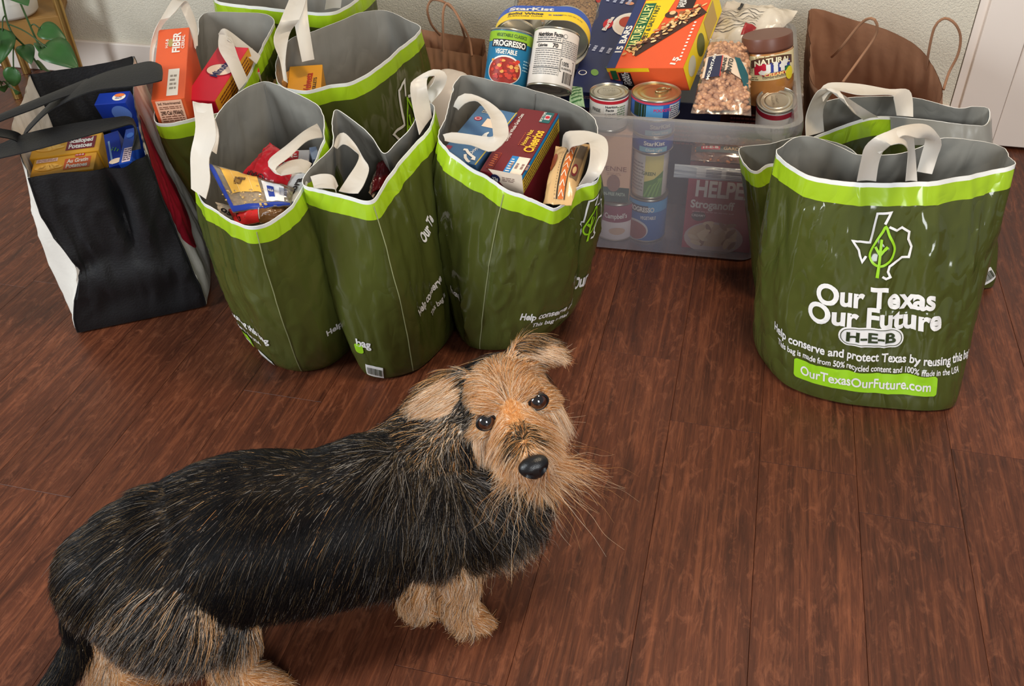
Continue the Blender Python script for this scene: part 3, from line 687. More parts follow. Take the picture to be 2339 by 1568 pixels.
def tote_fold(G, out, nu, nv):
    """the front panel sags in a soft pleat; its lower corner is pushed in"""
    for i in range(nu):
        for j in range(nv):
            u, v = i / nu, j / (nv - 1)
            d = (u - .128 + .012 * (1 - v)) / .011; G[i, j] -= out[i] * .030 * math.exp(-d * d) * max(0, min(1, (v - .36) * 3)) * min(1, (1.05 - v) * 4)
            d2 = (u - .150) / .016; G[i, j] += out[i] * .012 * math.exp(-d2 * d2) * max(0, min(1, (v - .34) * 4))
            d3 = (v - .42 - .9 * (u - .02)) / .05; G[i, j] -= out[i] * .010 * math.exp(-d3 * d3) * max(0, 1 - u / .10) * (1 if u < .2 else 0)
            e5 = math.exp(-((v - .42) / .22) ** 2); du = min(u, 1 - u); G[i, j, 0] += .034 * e5 * math.exp(-(du / .035) ** 2)
            G[i, j] += out[i] * .020 * math.exp(-((v - .5) / .3) ** 2) * math.exp(-((u - .945) / .02) ** 2)
            d4 = (v - .30) / .10; G[i, j] += out[i] * .010 * math.exp(-d4 * d4) * (1 if u < .2 else 0) * min(1, u / .05) * max(0, min(1, (.2 - u) / .05))
sT = Sheet(colsT, bulge=-0.004, wr=0.006, seed=41, fold=tote_fold)
c = sT.G[:, 0].mean(0); tote = thing('tote_bag', 'black fabric tote with white side gussets, filled with boxes', 'bag', (c[0], c[1], 0))
cu = sT.cu
for nm, a, b, mo, mi in (('front_panel', cu[0], cu[4], BLK, BLK), ('side_gusset', cu[4], cu[9], WFAB, WFAB), ('back_panel', cu[9], cu[14], BLK, BLK), ('side_gusset', cu[14], 1.0, WFAB, WFAB)):
    obj(nm, *sT.rows(0, 1, 0.0, False, a, b), mo, tote); obj(nm.replace('panel', 'lining').replace('gusset', 'lining'), *sT.rows(0, 1, -0.0016, True, a, b), mi, tote)
obj('base_panel', *sT.bottom(0.0006), BLK, tote)
for a in (0, 4, 9, 14): obj('edge_piping', *tube([sT.at(cu[a], q)[0] + sT.at(cu[a], q)[1] * .0005 for q in np.linspace(.005, 1, 40)], .0018, 6), BLK if a else BLK, tote)
uo, vo = cu[6], 0.62
ov = [(0.5 * math.cos(q) * 0.15, math.sin(q) * 0.16) for q in np.linspace(0, 2 * math.pi, 40, endpoint=False)]
sT.lay('red_oval', tote, flat_fill(np.array(ov), 24), cu[6] + 0.005, 0.66, RED, 0.1, 0.003)
T_f = [((-40, 345), (-40, 372)), ((0, 330), (0, 362)), ((60, 306), (60, 348)), ((161, 284), (165, 320)), ((254, 270), (262, 294)), ((292, 267), (300, 285)), ((308, 280), (312, 300)), ((322, 340), (300, 345))]
T_1 = [((200, 180), (205, 204)), ((140, 204), (140, 224)), ((66, 234), (70, 252)), ((0, 262), (0, 278)), ((-40, 282), (-40, 300)), ((-10, 292), (-15, 310)), ((42, 304), (36, 322)), ((62, 330), (52, 348))]
T_2 = [((306, 160), (308, 190)), ((350, 146), (350, 178)), ((368, 150), (369, 182)), ((345, 141), (362, 186)), ((305, 148), (304, 197)), ((240, 166), (225, 206)), ((185, 190), (165, 226)), ((120, 232), (105, 260)), ((72, 280), (52, 314))]
ribbon('strap', tote, zr(T_f, (.38, .39, .40, .41, .41, .405, .395, .36)), BLK, 40, 0.002)
ribbon('strap', tote, zr(T_1, (.45, .45, .45, .45, .44, .43, .40, .36)), BLK, 40, 0.002)
ribbon('strap', tote, zr(T_2, (.43, .45, .46, .465, .46, .455, .45, .43, .39)), BLK, 48, 0.002)

# ---- kraft paper bags
KR = mat('kraft_paper', (166, 120, 90), 0.8, 0.2, var=0.08, vscale=20, bump=0.15, bscale=30)
TW = mat('twisted_paper_cord', (150, 108, 80), 0.75)
def paper_bag(label, cols, loops, seed):
    s = Sheet(cols, bulge=0.0, wr=0.006, seed=seed, nv=30); c = s.G[:, 0].mean(0)
    t = thing('paper_bag', label, 'bag', (c[0], c[1], 0), 'kraft paper bags')
    obj('body', *merge(s.rows(0, 1), s.bottom()), KR, t, smooth=True); obj('lining', *merge(s.rows(0, 1, -0.001, True), s.bottom(.0014)), KR, t)
    for lp in loops:
        pth, _ = catmull([P(*q) if q[0] != 'w' else np.array(q[1:]) for q in lp], 40)
        obj('cord_handle', *tube(pth, 0.0028, 8), TW, t)
    return t
paper_bag('crumpled kraft paper bag beside the door casing', [((1862, 200, .33), (.735, 1.86)), ((1990, 262, .28), (.82, 1.80)), ((2120, 255, .27), (.96, 1.80)), ((2152, 205, .27), (1.0, 1.90)),
    ((2130, 150, .30), (1.0, 2.0)), ((2095, 106, .33), (.98, 2.09)), ((2025, 68, .35), (.92, 2.16)), ((1940, 42, .36), (.84, 2.19)), ((1855, 20, .37), (.77, 2.20)), ((1848, 60, .37), (.76, 2.12)), ((1850, 120, .36), (.75, 1.98))],
    [[(1900, 130, .33), (1920, 110, .37), (1965, 55, .43), (1990, 42, .45), (2003, 55, .44), (1998, 85, .41), (1960, 140, .36), (1925, 188, .33)],
     [(2117, 160, .28), (2121, 120, .33), (2135, 62, .39), (2158, 42, .41), (2182, 55, .40), (2194, 85, .37), (2188, 125, .33), (2168, 165, .29), (2155, 205, .265)]], 51)
paper_bag('kraft paper bag by the wall behind the white sacks', [((945, 104, .30), (-.20, 2.13)), ((965, 106, .30), (-.18, 2.12)), ((1020, 115, .30), (-.13, 2.10)), ((1090, 127, .30), (-.065, 2.09)), ((1106, 128, .30), (-.055, 2.10)),
    (('w', -.045, 2.16, .30), (-.05, 2.17)), ((1105, 90, .30), (-.05, 2.22)), ((1090, 88, .30), (-.07, 2.23)), ((1020, 77, .30), (-.13, 2.25)), ((957, 66, .30), (-.20, 2.27)), ((942, 66, .30), (-.21, 2.26))],
    [[(1005, 80, .30), (985, 55, .34), (976, 22, .38), (984, 2, .40), (1000, 0, .41), (1022, 10, .40), (1045, 35, .37), (1062, 85, .30)],
     [(1013, 118, .30), (1012, 80, .34), (1012, 30, .39), (1020, 8, .41), (1035, 20, .40), (1055, 55, .37), (1072, 90, .33), (1078, 128, .30)]], 57)
# ================================================================== groceries: shapes
TIN = mat('tinplate', (196, 190, 176), 0.28, 0.5, 0.9, var=0.05)
TIN_G = mat('gold_tinplate', (190, 176, 132), 0.3, 0.5, 0.85, var=0.05)
def C(rgb, rough=0.4, **k): return mat('card_%d_%d_%d' % tuple(rgb), rgb, rough, **k)
def F(rgb, rough=0.22): return film_mat('wrap_%d_%d_%d' % tuple(rgb), rgb, rough, 0.2)
W3 = lambda c: np.array(c[1:]) if c[0] == 'w' else P(*c)

class Carton:
    """a printed box: its top face from four corners seen in the photo, its depth below"""
    def __init__(s, name, label, cat, quad, depth, m, group=None, bevel=0.0015):
        TL, TR, BR, BL = (W3(q) for q in quad)
        s.c = (TL + TR + BR + BL) / 4; ex = (TR - TL + BR - BL) / 2; ey = (TL - BL + TR - BR) / 2
        s.w = np.linalg.norm(ex); s.ex = ex / s.w; ey = ey - s.ex * (ey @ s.ex); s.h = np.linalg.norm(ey); s.ey = ey / s.h
        s.n = np.cross(s.ex, s.ey)
        if s.n[2] < 0: s.n = -s.n
        s.d = depth; o = s.c - s.ex * s.w / 2 - s.ey * s.h / 2 - s.n * depth
        b = s.c - s.n * depth; s.t = thing(name, label, cat, (b[0], b[1], max(0.004, b[2])), group)
        obj('carton', *boxm(o, s.ex * s.w, s.ey * s.h, s.n * depth), m, s.t, smooth=False, bevel=bevel)
    def frame(s, face):
        if face == 'top': return s.c, s.ex, s.ey, s.w, s.h
        if face == 'front': return s.c - s.ey * s.h / 2 - s.n * s.d / 2, s.ex, s.n, s.w, s.d
        if face == 'right': return s.c + s.ex * s.w / 2 - s.n * s.d / 2, s.ey, s.n, s.h, s.d
        if face == 'left': return s.c - s.ex * s.w / 2 - s.n * s.d / 2, -s.ey, s.n, s.h, s.d
    def put(s, name, vf, x, y, m, face='top', rot=0, lift=0.0006):
        """x, y in -0.5..0.5 of the face; rot in quarter turns"""
        c, ex, ey, w, h = s.frame(face); q = math.radians(rot); e1 = ex * math.cos(q) + ey * math.sin(q); e2 = -ex * math.sin(q) + ey * math.cos(q)
        return on_plane(name, s.t, vf, c + ex * x * w + ey * y * h, e1, e2, m, lift)
    def text(s, txt, x, y, width, height, m, face='top', rot=0, bold=0.02, lift=0.0012):
        c, ex, ey, w, h = s.frame(face); k = (w, h) if rot % 180 == 0 else (h, w)
        return s.put('lettering', text_fit(txt, width * k[0], height * k[1], bold), x, y, m, face, rot, lift)
    def rect(s, x, y, w_, h_, m, face='top', name='printed_panel', lift=0.0006, r=0):
        c, ex, ey, w, h = s.frame(face); a, b = w_ * w, h_ * h
        vf = flat_fill(rrect(a, b, r), 2) if r else (np.array([(-a / 2, -b / 2), (a / 2, -b / 2), (a / 2, b / 2), (-a / 2, b / 2)]), [(0, 1, 2, 3)])
        return s.put(name, vf, x, y, m, face, 0, lift)
    def disc(s, x, y, rx, ry, m, face='top', name='printed_panel', lift=0.0007, rot=0, n=24):
        v = np.array([(rx * math.cos(q), ry * math.sin(q)) for q in np.linspace(0, 2 * math.pi, n, endpoint=False)])
        return s.put(name, (v, [tuple(range(n))]), x, y, m, face, rot, lift)
    def lines(s, x, y, w_, h_, n, m, face='top', rot=0, seed=1, lift=0.0012):
        """small print: rows of short dashes"""
        rr = random.Random(seed); c, ex, ey, w, h = s.frame(face); parts = []
        for i in range(n):
            yy = (0.5 - (i + 0.5) / n) * h_ * h; xx = -w_ * w / 2
            while xx < w_ * w / 2 - 0.001:
                l = min(rr.uniform(.004, .011), w_ * w / 2 - xx); t = h_ * h / n * 0.22
                parts.append(([(xx, yy - t), (xx + l, yy - t), (xx + l, yy + t), (xx, yy + t)], [(0, 1, 2, 3)])); xx += l + 0.0016
        v, f = merge(*parts); return s.put('small_print', (np.array(v), f), x, y, m, face, rot, lift)

class Pouch:
    """a soft packet over four corners: puffed in the middle, crimped at two ends"""
    def __init__(s, name, label, cat, quad, puff, m, group=None, n=28, seed=1, wr=0.002, kind=None, back=1.0):
        TL, TR, BR, BL = (W3(q) for q in quad); s.n = n; s.top = {}
        nn = nrm(np.cross(TR - TL, TL - BL));
        if nn[2] < 0: nn = -nn
        s.nn = nn; s.q = (TL, TR, BR, BL); s.puff = puff; s.wr = wr; s.seed = seed
        G = np.array([[s.S(i / n, j / n) for j in range(n + 1)] for i in range(n + 1)])
        Bk = np.array([[s.S(i / n, j / n, -back) for j in range(n + 1)] for i in range(n + 1)])
        V = list(G.reshape(-1, 3)) + list(Bk.reshape(-1, 3)); o = (n + 1) ** 2; k = n + 1; Fc = []
        for i in range(n):
            for j in range(n):
                q = (i * k + j, (i + 1) * k + j, (i + 1) * k + j + 1, i * k + j + 1); Fc.append(q); Fc.append(tuple(x + o for x in q[::-1]))
        e = [(i, 0) for i in range(n)] + [(n, j) for j in range(n)] + [(i, n) for i in range(n, 0, -1)] + [(0, j) for j in range(n, 0, -1)]
        for a, b in zip(e, e[1:] + e[:1]): x, y = a[0] * k + a[1], b[0] * k + b[1]; Fc.append((x, x + o, y + o, y))
        b = np.array(V); s.t = thing(name, label, cat, (b[:, 0].mean(), b[:, 1].mean(), b[:, 2].min()), group)
        s.body = obj('wrapper', V, Fc, m, s.t)
    def S(s, u, v, side=1.0):
        TL, TR, BR, BL = s.q; p = (BL * (1 - u) + BR * u) * (1 - v) + (TL * (1 - u) + TR * u) * v
        a = max(0, math.sin(math.pi * u)) ** 0.45 * max(0, math.sin(math.pi * min(1, max(0, (v - .03) / .94)))) ** 0.6
        w = s.wr * mnoise.noise(Vector((u * 5 + s.seed, v * 5, s.seed * 1.7))) + 0.5 * s.wr * mnoise.noise(Vector((u * 13, v * 13 + s.seed, 3)))
        return p + s.nn * (side * (s.puff * a + 0.0007) + w)
    def put(s, name, vf, x, y, w, h, m, rot=0, lift=0.0012):
        """print scaled to w x h of the face (shape given in -0.5..0.5)"""
        v, f = vf; q = math.radians(rot); V = []
        for a, b in v:
            a, b = a * w, b * h; u_ = x + a * math.cos(q) - b * math.sin(q); v_ = y + a * math.sin(q) + b * math.cos(q)
            V.append(s.S(u_, v_) + s.nn * lift)
        return obj(name, V, f, m, s.t)
    def rect(s, x, y, w, h, m, name='printed_panel', rot=0, lift=0.0012): return s.put(name, flat_fill(np.array([(-.5, -.5), (.5, -.5), (.5, .5), (-.5, .5)]), 10), x, y, w, h, m, rot, lift)
    def text(s, txt, x, y, w, h, m, rot=0, bold=0.03, lift=0.0022):
        v, f = text_fit(txt, 1.0, 1.0, bold); return s.put('lettering', (v, f), x, y, w, h, m, rot, lift)
    def oval(s, x, y, w, h, m, name='printed_panel', lift=0.0012):
        return s.put(name, flat_fill(np.array([(.5 * math.cos(q), .5 * math.sin(q)) for q in np.linspace(0, 2 * math.pi, 24, endpoint=False)]), 6), x, y, w, h, m, 0, lift)

class Can:
    """tin can: body and label, beaded lids, ring pull; text wraps round the label"""
    def __init__(s, name, label, base, axis, r, h, mlabel, group=None, lid=TIN, pull=False, bottom=None, toward=None):
        s.b = np.asarray(base, float); s.a = nrm(axis); s.r, s.h = r, h
        tw = CAM - s.b if toward is None else np.asarray(toward, float) - s.b
        s.u = nrm(tw - s.a * (tw @ s.a)); s.w = np.cross(s.a, s.u)
        s.t = thing(name, label, 'can', (s.b[0], s.b[1], max(0.004, min(s.b[2], (s.b + s.a * h)[2]))), group)
        e = min(.004, h * .08)
        obj('can_body', *lathe([(r * .96, 0.001), (r, 0), (r * 1.012, .001), (r * 1.012, e * .7), (r * .985, e), (r * .985, h - e), (r * 1.012, h - e * .7), (r * 1.012, h - .001), (r, h), (r * .95, h - .002)], s.b, s.a, 48, caps=False), TIN, s.t)
        s.lab = obj('paper_label', *lathe([(r * .99, e * 1.1), (r * .995, e * 1.2), (r * .995, h - e * 1.2), (r * .99, h - e * 1.1)], s.b, s.a, 48, caps=False), mlabel, s.t)
        for nm, y0, sg, ml in (('bottom_lid', 0, -1, bottom or lid), ('lid', h, 1, lid)):
            pr = [(r * .97, -.0006), (r * .94, -.0028), (r * .86, -.0030), (r * .82, -.0018), (r * .74, -.0018), (r * .70, -.0028), (r * .60, -.0028), (r * .56, -.0018), (r * .50, -.0024), (0.0005, -.0024)]
            s.lid = obj(nm, *lathe([(a, b) for a, b in pr], s.b + s.a * y0, s.a * sg, 48, caps=False), ml, s.t)
        if pull: s.pull(pull)
    def pull(s, ang):
        q = math.radians(ang); d = s.u * math.cos(q) + s.w * math.sin(q); e = np.cross(s.a, d); o = s.b + s.a * (s.h + .0002)
        lp = [o + d * s.r * (.55 - .28 + .28 * math.cos(x)) * 1.0 + e * s.r * .17 * math.sin(x) for x in np.linspace(0, 2 * math.pi, 25)]
        obj('ring_pull', *tube(lp, .0016, 6, False), TIN_G, s.lid)
        obj('ring_tab', *lathe([(.0005, .0016), (s.r * .11, .0016), (s.r * .13, 0)][::-1], o + d * s.r * .62, s.a, 16), TIN_G, s.lid)
    def wrap(s, name, vf, ang, y, m, lift=0.0006):
        """a flat print (metres) bent round the label; ang in degrees from the side facing the room, y up the can"""
        v, f = vf; V = []
        for x, yy in v:
            q = math.radians(ang) + x / s.r; R = s.r * .995 + lift; V.append(s.b + s.a * (y + yy) + R * (math.cos(q) * s.u + math.sin(q) * s.w))
        return obj(name, V, f, m, s.lab)
    def text(s, txt, ang, y, w, h, m, bold=0.02, lift=0.0010): return s.wrap('lettering', text_fit(txt, w, h, bold), ang, y, m, lift)
    def band(s, y0, y1, m, name='label_band', a0=0, a1=360, lift=0.0005):
        n = 48; V = []; Fc = []; R = s.r * .995 + lift; full = a1 - a0 >= 360
        for i in range(n + (0 if full else 1)):
            q = math.radians(a0 + (a1 - a0) * i / n); d = R * (math.cos(q) * s.u + math.sin(q) * s.w); V += [s.b + s.a * y0 + d, s.b + s.a * y1 + d]
        k = len(V) // 2
        for i in range(k if full else k - 1): j = (i + 1) % k; Fc.append((2 * i, 2 * j, 2 * j + 1, 2 * i + 1))
        return obj(name, V, Fc, m, s.lab)
    def rect(s, ang, y, w, h, m, name='printed_panel', lift=0.0007): return s.wrap(name, flat_fill(np.array([(-.5, -.5), (.5, -.5), (.5, .5), (-.5, .5)]) * np.array([w, h]), 8), ang, y, m, lift)
    def oval(s, ang, y, w, h, m, name='printed_panel', lift=0.0007): return s.wrap(name, flat_fill(np.array([(w / 2 * math.cos(q), h / 2 * math.sin(q)) for q in np.linspace(0, 2 * math.pi, 28, endpoint=False)]), 8), ang, y, m, lift)
    def lines(s, ang, y, w, h, n, m, seed=1):
        rr = random.Random(seed); parts = []
        for i in range(n):
            yy = (0.5 - (i + .5) / n) * h; xx = -w / 2
            while xx < w / 2 - .001:
                l = min(rr.uniform(.003, .009), w / 2 - xx); t = h / n * .2; parts.append(([(xx, yy - t), (xx + l, yy - t), (xx + l, yy + t), (xx, yy + t)], [(0, 1, 2, 3)])); xx += l + .0013
        v, f = merge(*parts); return s.wrap('small_print', (np.array(v), f), ang, y, m, .0011)

def beans(parent, pouch, n, size, m, seed, u0=.06, u1=.94, v0=.06, v1=.94, name='beans', asp=(1.0, .62, .5), sub=1):
    """the loose filling seen through clear film: too many to count"""
    rr = random.Random(seed); me = bpy.data.meshes.new('b'); bm = bmesh.new(); bmesh.ops.create_icosphere(bm, subdivisions=sub, radius=1)
    bv = [np.array(q.co) for q in bm.verts]; bf = [[w.index for w in q.verts] for q in bm.faces]; bm.free(); bpy.data.meshes.remove(me)
    g = 14; V = [pouch.S(u0 + (u1 - u0) * i / g, v0 + (v1 - v0) * j / g) - pouch.nn * size * 1.1 for i in range(g + 1) for j in range(g + 1)]
    Fc = [[i * (g + 1) + j, (i + 1) * (g + 1) + j, (i + 1) * (g + 1) + j + 1, i * (g + 1) + j + 1] for i in range(g) for j in range(g)]
    for _ in range(n):
        u, v = rr.uniform(u0, u1), rr.uniform(v0, v1); c = pouch.S(u, v) - pouch.nn * size * rr.uniform(.5, .9)
        a = nrm(np.array([rr.gauss(0, 1) for _ in range(3)])); a = nrm(a - pouch.nn * (a @ pouch.nn) * .7); b = nrm(np.cross(pouch.nn, a)); d = np.cross(a, b); k = size * rr.uniform(.8, 1.15); o = len(V)
        V += [c + k * (q[0] * a * asp[0] + q[1] * b * asp[1] + q[2] * d * asp[2]) for q in bv]; Fc += [[i + o for i in q] for q in bf]
    return obj(name, V, Fc, m, parent, kind='stuff', sharp=False)

WHT = C((232, 226, 216)); CREAM = C((236, 214, 190)); BLACK = C((26, 24, 26)); REDC = C((196, 22, 44)); NAVY = C((38, 44, 78)); YEL = C((244, 200, 30))

# ================================================================== in the tote and the bags
GP = 'yellow potato boxes in the tote'
for q, d, ttl, lab, pm in (
    ([(78, 318, .330), (228, 301, .335), (231, 341, .325), (68, 364, .320)], .05, ('Scalloped', 'Potatoes'), 'yellow potato box with a dark red title panel in the black tote', C((120, 20, 40))),
    ([(70, 369, .318), (214, 345, .324), (220, 388, .314), (76, 402, .308)], .05, ('Au Gratin', 'Potatoes'), 'yellow potato box with an orange Au Gratin title panel in the black tote', C((206, 92, 40))),
    ([(84, 406, .302), (220, 394, .306), (222, 425, .298), (90, 436, .294)], .05, ('Potatoes',), 'yellow potato box lowest of the stack by the tote front', C((206, 110, 60)))):
    b = Carton('potato_box', lab, 'box', q, d, C((224, 164, 44)), GP)
    b.rect(.22, -.02 if len(ttl) > 1 else .2, .42, .62, pm)
    for i, w_ in enumerate(ttl): b.text(w_, .22, (.13 - .28 * i) if len(ttl) > 1 else .0, .34, .22, WHT, bold=.04)
    b.rect(.24, .42, .16, .13, REDC, lift=.0009, r=.002); b.text('H-E-B', .24, .42, .13, .09, WHT, lift=.0016)
    b.disc(-.26, -.05, .24 * b.w * .8, .2 * b.h, C((236, 176, 70)), lift=.0007); b.rect(-.28, .33, .34, .2, C((232, 196, 180)), lift=.0009); b.lines(-.28, .33, .3, .16, 3, C((170, 120, 110)))
    for i in range(7): b.disc(-.38 + .05 * i, -.1 + .05 * ((i * 7) % 3), .008, .004, C((246, 196, 96)), lift=.0009, rot=i * 31)
b = Carton('blue_box', 'blue box with a round orange and white emblem at the back of the tote', 'box', [(222, 213, .355), (292, 208, .36), (292, 233, .352), (219, 240, .345)], .12, C((22, 52, 150)), 'blue boxes in the tote')
b.disc(.22, .0, .014, .011, WHT); b.disc(.22, .15, .011, .005, C((230, 120, 60)), lift=.0011); b.lines(.22, -.08, .2, .2, 2, C((60, 70, 140)), lift=.0014); b.disc(.2, .28, .02, .02, C((90, 120, 190)), 'front')
b = Carton('blue_box', 'blue box tilted open with a slanted green-lettered flap in the tote', 'box', [(244, 305, .36), (272, 297, .365), (280, 372, .335), (240, 386, .33)], .08, C((20, 48, 140)), 'blue boxes in the tote')
b.lines(.12, -.05, .3, .2, 3, C((80, 140, 70)), rot=60); b.rect(-.22, -.1, .12, .7, C((120, 150, 190))); b.disc(.0, -.38, .012, .006, CREAM)
b = Carton('blue_box', 'blue box with a white nutrition panel at the tote side', 'box', [(275, 298, .362), (303, 292, .366), (312, 366, .345), (282, 373, .340)], .08, C((26, 70, 166)), 'blue boxes in the tote')
b.rect(.08, -.28, .66, .4, C((222, 200, 206))); b.lines(.08, -.28, .56, .34, 6, C((60, 50, 80))); b.disc(.0, .28, .007, .007, C((60, 110, 200)))

b = Carton('cereal_box', 'orange box lettered FIBER sticking up out of a green bag', 'box', [(360, 68, .465), (432, 62, .465), (422, 223, .415), (347, 230, .415)], .12, C((222, 92, 48)))
b.text('FIBER', .12, .28, .30, .24, WHT, rot=90, bold=.05); b.text('CEREAL', .33, .28, .20, .10, WHT, rot=90, bold=.02); b.text('H-E-B', -.18, .27, .13, .09, WHT, rot=90); b.disc(-.06, .28, .014, .005, C((170, 150, 90)), rot=90)
b.rect(.12, -.28, .34, .36, WHT); b.lines(.12, -.28, .2, .22, 4, C((150, 140, 130)))
b.rect(.0, .28, .78, .40, C((246, 190, 160)), 'front'); b.text('Inf. Nutrimental', .0, .43, .66, .045, C((60, 30, 20)), 'front', bold=.02); b.text('290 Cal (956kJ)', .0, .26, .66, .07, C((50, 24, 16)), 'front', bold=.03); b.lines(.0, .35, .66, .06, 2, C((110, 60, 40)), 'front'); b.lines(.0, .15, .66, .12, 3, C((120, 70, 50)), 'front')
b = Carton('rice_box', 'red box with a white oval badge lettered Minute in a green bag', 'box', [(472, 105, .425), (542, 105, .425), (517, 236, .385), (446, 226, .385)], .12, C((206, 28, 54)))
b.disc(.06, .05, .030, .020, C((160, 20, 40)), rot=0); b.disc(.06, .05, .027, .018, CREAM, lift=.0011); b.text('Minute', .06, .05, .27, .26, C((30, 36, 90)), rot=78, bold=.03, lift=.0018)
b.rect(0, .3, .98, .4, C((222, 150, 40)), 'right'); b.lines(0, .3, .8, .3, 5, C((120, 60, 30)), 'right')
b = Carton('cream_box', 'cream box with a red band under a white strap in a green bag', 'box', [(548, 112, .39), (594, 108, .39), (576, 166, .37), (556, 172, .37)], .2, C((214, 190, 176)))
b.rect(0, -.4, .98, .2, REDC); b.text('of Poblano', 0, -.05, .7, .14, C((110, 80, 90)))
b = Carton('dinner_box', 'yellow box lettered Velveeta low inside a wide open bag', 'box', [(662, 152, .335), (733, 147, .335), (736, 215, .32), (653, 220, .32)], .18, C((238, 164, 42)))
b.text('Velveeta', .10, -.1, .62, .22, C((190, 40, 30)), rot=88, bold=.02); b.text('SKILLETS', .30, -.18, .46, .1, C((60, 40, 30)), rot=88, bold=.02)
b = Carton('dinner_box', 'plain tan box half hidden by a strap beside the yellow box', 'box', [(634, 152, .33), (654, 150, .33), (652, 215, .32), (636, 200, .32)], .18, C((206, 150, 84)))

# pouches in the bag next to the tote
b = Pouch('noodle_bag', 'clear bag of noodles with a yellow label and blue seams', 'food bag', [(472, 372, .372), (672, 430, .35), (664, 470, .338), (532, 486, .338)], .014, clear_mat('clear_film', (222, 206, 180), .42, .12, .5), seed=3, wr=.004)
b.rect(.36, .62, .44, .62, C((240, 188, 84)), rot=0); b.text('ADD', .36, .66, .12, .10, C((90, 60, 40)), rot=70); b.text('NOODLES', .30, .58, .22, .10, C((90, 60, 40)), rot=70)
for x in (.26, .46): b.rect(x, .62, .006, .6, C((250, 220, 150)), lift=.002)
b.rect(.76, .42, .28, .62, C((228, 224, 222))); b.rect(.72, .40, .09, .36, C((40, 60, 140)), lift=.002); b.text('H-E-B', .72, .40, .07, .12, WHT, lift=.0032)
for i in range(9): b.rect(.84 + .012 * i, .45, .005, .3, C((60, 70, 110)), lift=.002)
b.rect(.5, .045, .98, .09, C((30, 56, 150)), 'blue_seam'); b.rect(.03, .5, .06, .95, C((40, 62, 150)), 'blue_seam')
beans(b.t, b, 160, .008, C((206, 168, 104)), 5, .08, .6, .12, .5, 'noodles', (1.4, .4, .25))
b = Pouch('chip_bag', 'shiny red snack pouch with black lettering among the pouches', 'food bag', [(546, 404, .345), (616, 326, .385), (676, 366, .37), (648, 444, .34)], .016, F((186, 22, 36)), seed=6, wr=.004)
b.text('CHAR', .13, .62, .42, .12, C((40, 30, 30)), rot=90, bold=.02); b.text('CHI', .70, .25, .36, .20, C((50, 40, 40)), rot=20, bold=.05); b.text('CHI', .71, .25, .34, .19, C((150, 140, 130)), rot=20, bold=.0, lift=.0026)
b = Carton('snack_box', 'white snack box lettered Zebra at the bag rim', 'box', [(650, 400, .352), (694, 392, .356), (690, 462, .342), (644, 458, .338)], .15, C((214, 216, 214)))
b.text('Zebra', .05, -.1, .8, .34, BLACK, rot=82, bold=.04)
b = Carton('snack_box', 'small white snack box with a red badge behind the looped strap', 'box', [(664, 343, .36), (708, 342, .36), (706, 368, .35), (662, 370, .35)], .12, C((222, 216, 210)))
b.rect(-.22, .0, .3, .8, C((190, 30, 40)), r=.002); b.lines(-.22, 0, .2, .4, 2, WHT)
b = Carton('snack_box', 'small grey-blue clear box beside the red-badged snack box', 'box', [(711, 335, .37), (730, 333, .37), (724, 362, .36), (708, 366, .36)], .12, C((120, 136, 160), .2))
b = Pouch('chip_bag', 'red and brown glossy snack bag tucked under the noodle bag', 'food bag', [(520, 478, .33), (662, 462, .335), (640, 506, .318), (540, 516, .318)], .012, F((120, 82, 44)), seed=9, wr=.005)
b.rect(.27, .45, .52, .84, F((214, 44, 40))); b.rect(.55, .5, .012, .84, WHT, lift=.0026); b.text('G', .12, .3, .06, .3, C((60, 20, 20)))
b = Pouch('chip_bag', 'cream packet with black script between the noodles and the rim', 'food bag', [(492, 462, .33), (556, 478, .33), (548, 506, .318), (503, 494, .318)], .006, F((222, 206, 182)), seed=12)
b.text('os', .5, .4, .5, .4, BLACK, rot=-30)
b = Pouch('snack_pouch', 'dark red foil pouch deep in the half-closed bag', 'food bag', [(866, 372, .325), (916, 342, .34), (905, 390, .32), (848, 448, .305)], .016, F((92, 14, 20), .15), seed=14, wr=.006)
b = Pouch('snack_pouch', 'beige ribbed packet in front of the dark red pouch', 'food bag', [(862, 384, .318), (874, 392, .318), (852, 452, .30), (842, 440, .30)], .006, F((184, 162, 140)), seed=15)
for i in range(6): b.rect(.5, .15 + .14 * i, .9, .03, C((120, 96, 80)))

b = Carton('cereal_box', 'slate blue cereal box with a white script K beside the maroon cereal box', 'box', [(1068, 241, .400), (1157, 247, .400), (1112, 391, .368), (1028, 356, .368)], .07, C((70, 108, 146)))
b.rect(.485, .0, .03, 1.0, C((206, 176, 60))); b.put('lettering', poly_stroke(np.array([(-.9, .5), (-.55, .55), (-.1, .15), (.35, -.1), (.9, -.35), (1.0, -.6), (.7, -.6)]) * .016, .005), .16, -.36, WHT, lift=.0014)
b.put('lettering', poly_stroke(np.array([(-.2, .0), (.1, -.5), (.6, -.9), (.9, -1.0)]) * .016, .005), .14, -.38, WHT, lift=.0016)
b.text('Original', .22, -.26, .20, .10, WHT, rot=80, bold=.01); b.rect(-.40, -.32, .14, .06, C((150, 60, 80)))
b.rect(.14, .22, .42, .15, C((232, 206, 180))); b.disc(-.28, .26, .0075, .006, C((170, 40, 60))); b.disc(-.28, .26, .0055, .0042, C((222, 210, 210)), lift=.0011); b.disc(-.28, .26, .004, .003, C((170, 40, 60)), lift=.0015)
b.disc(.18, .02, .008, .003, WHT, rot=70); b.disc(.20, .0, .007, .003, WHT, rot=120, lift=.0010); b.rect(-.24, .41, .16, .06, C((210, 206, 190))); b.lines(-.24, .41, .14, .06, 2, NAVY)
b = Carton('cereal_box', 'maroon cereal box lettered Honey Nut Cheerios lying on its side in a bag', 'box', [(1168, 243, .40), (1258, 256, .40), (1207, 409, .368), (1116, 394, .368)], .12, C((112, 28, 36)))
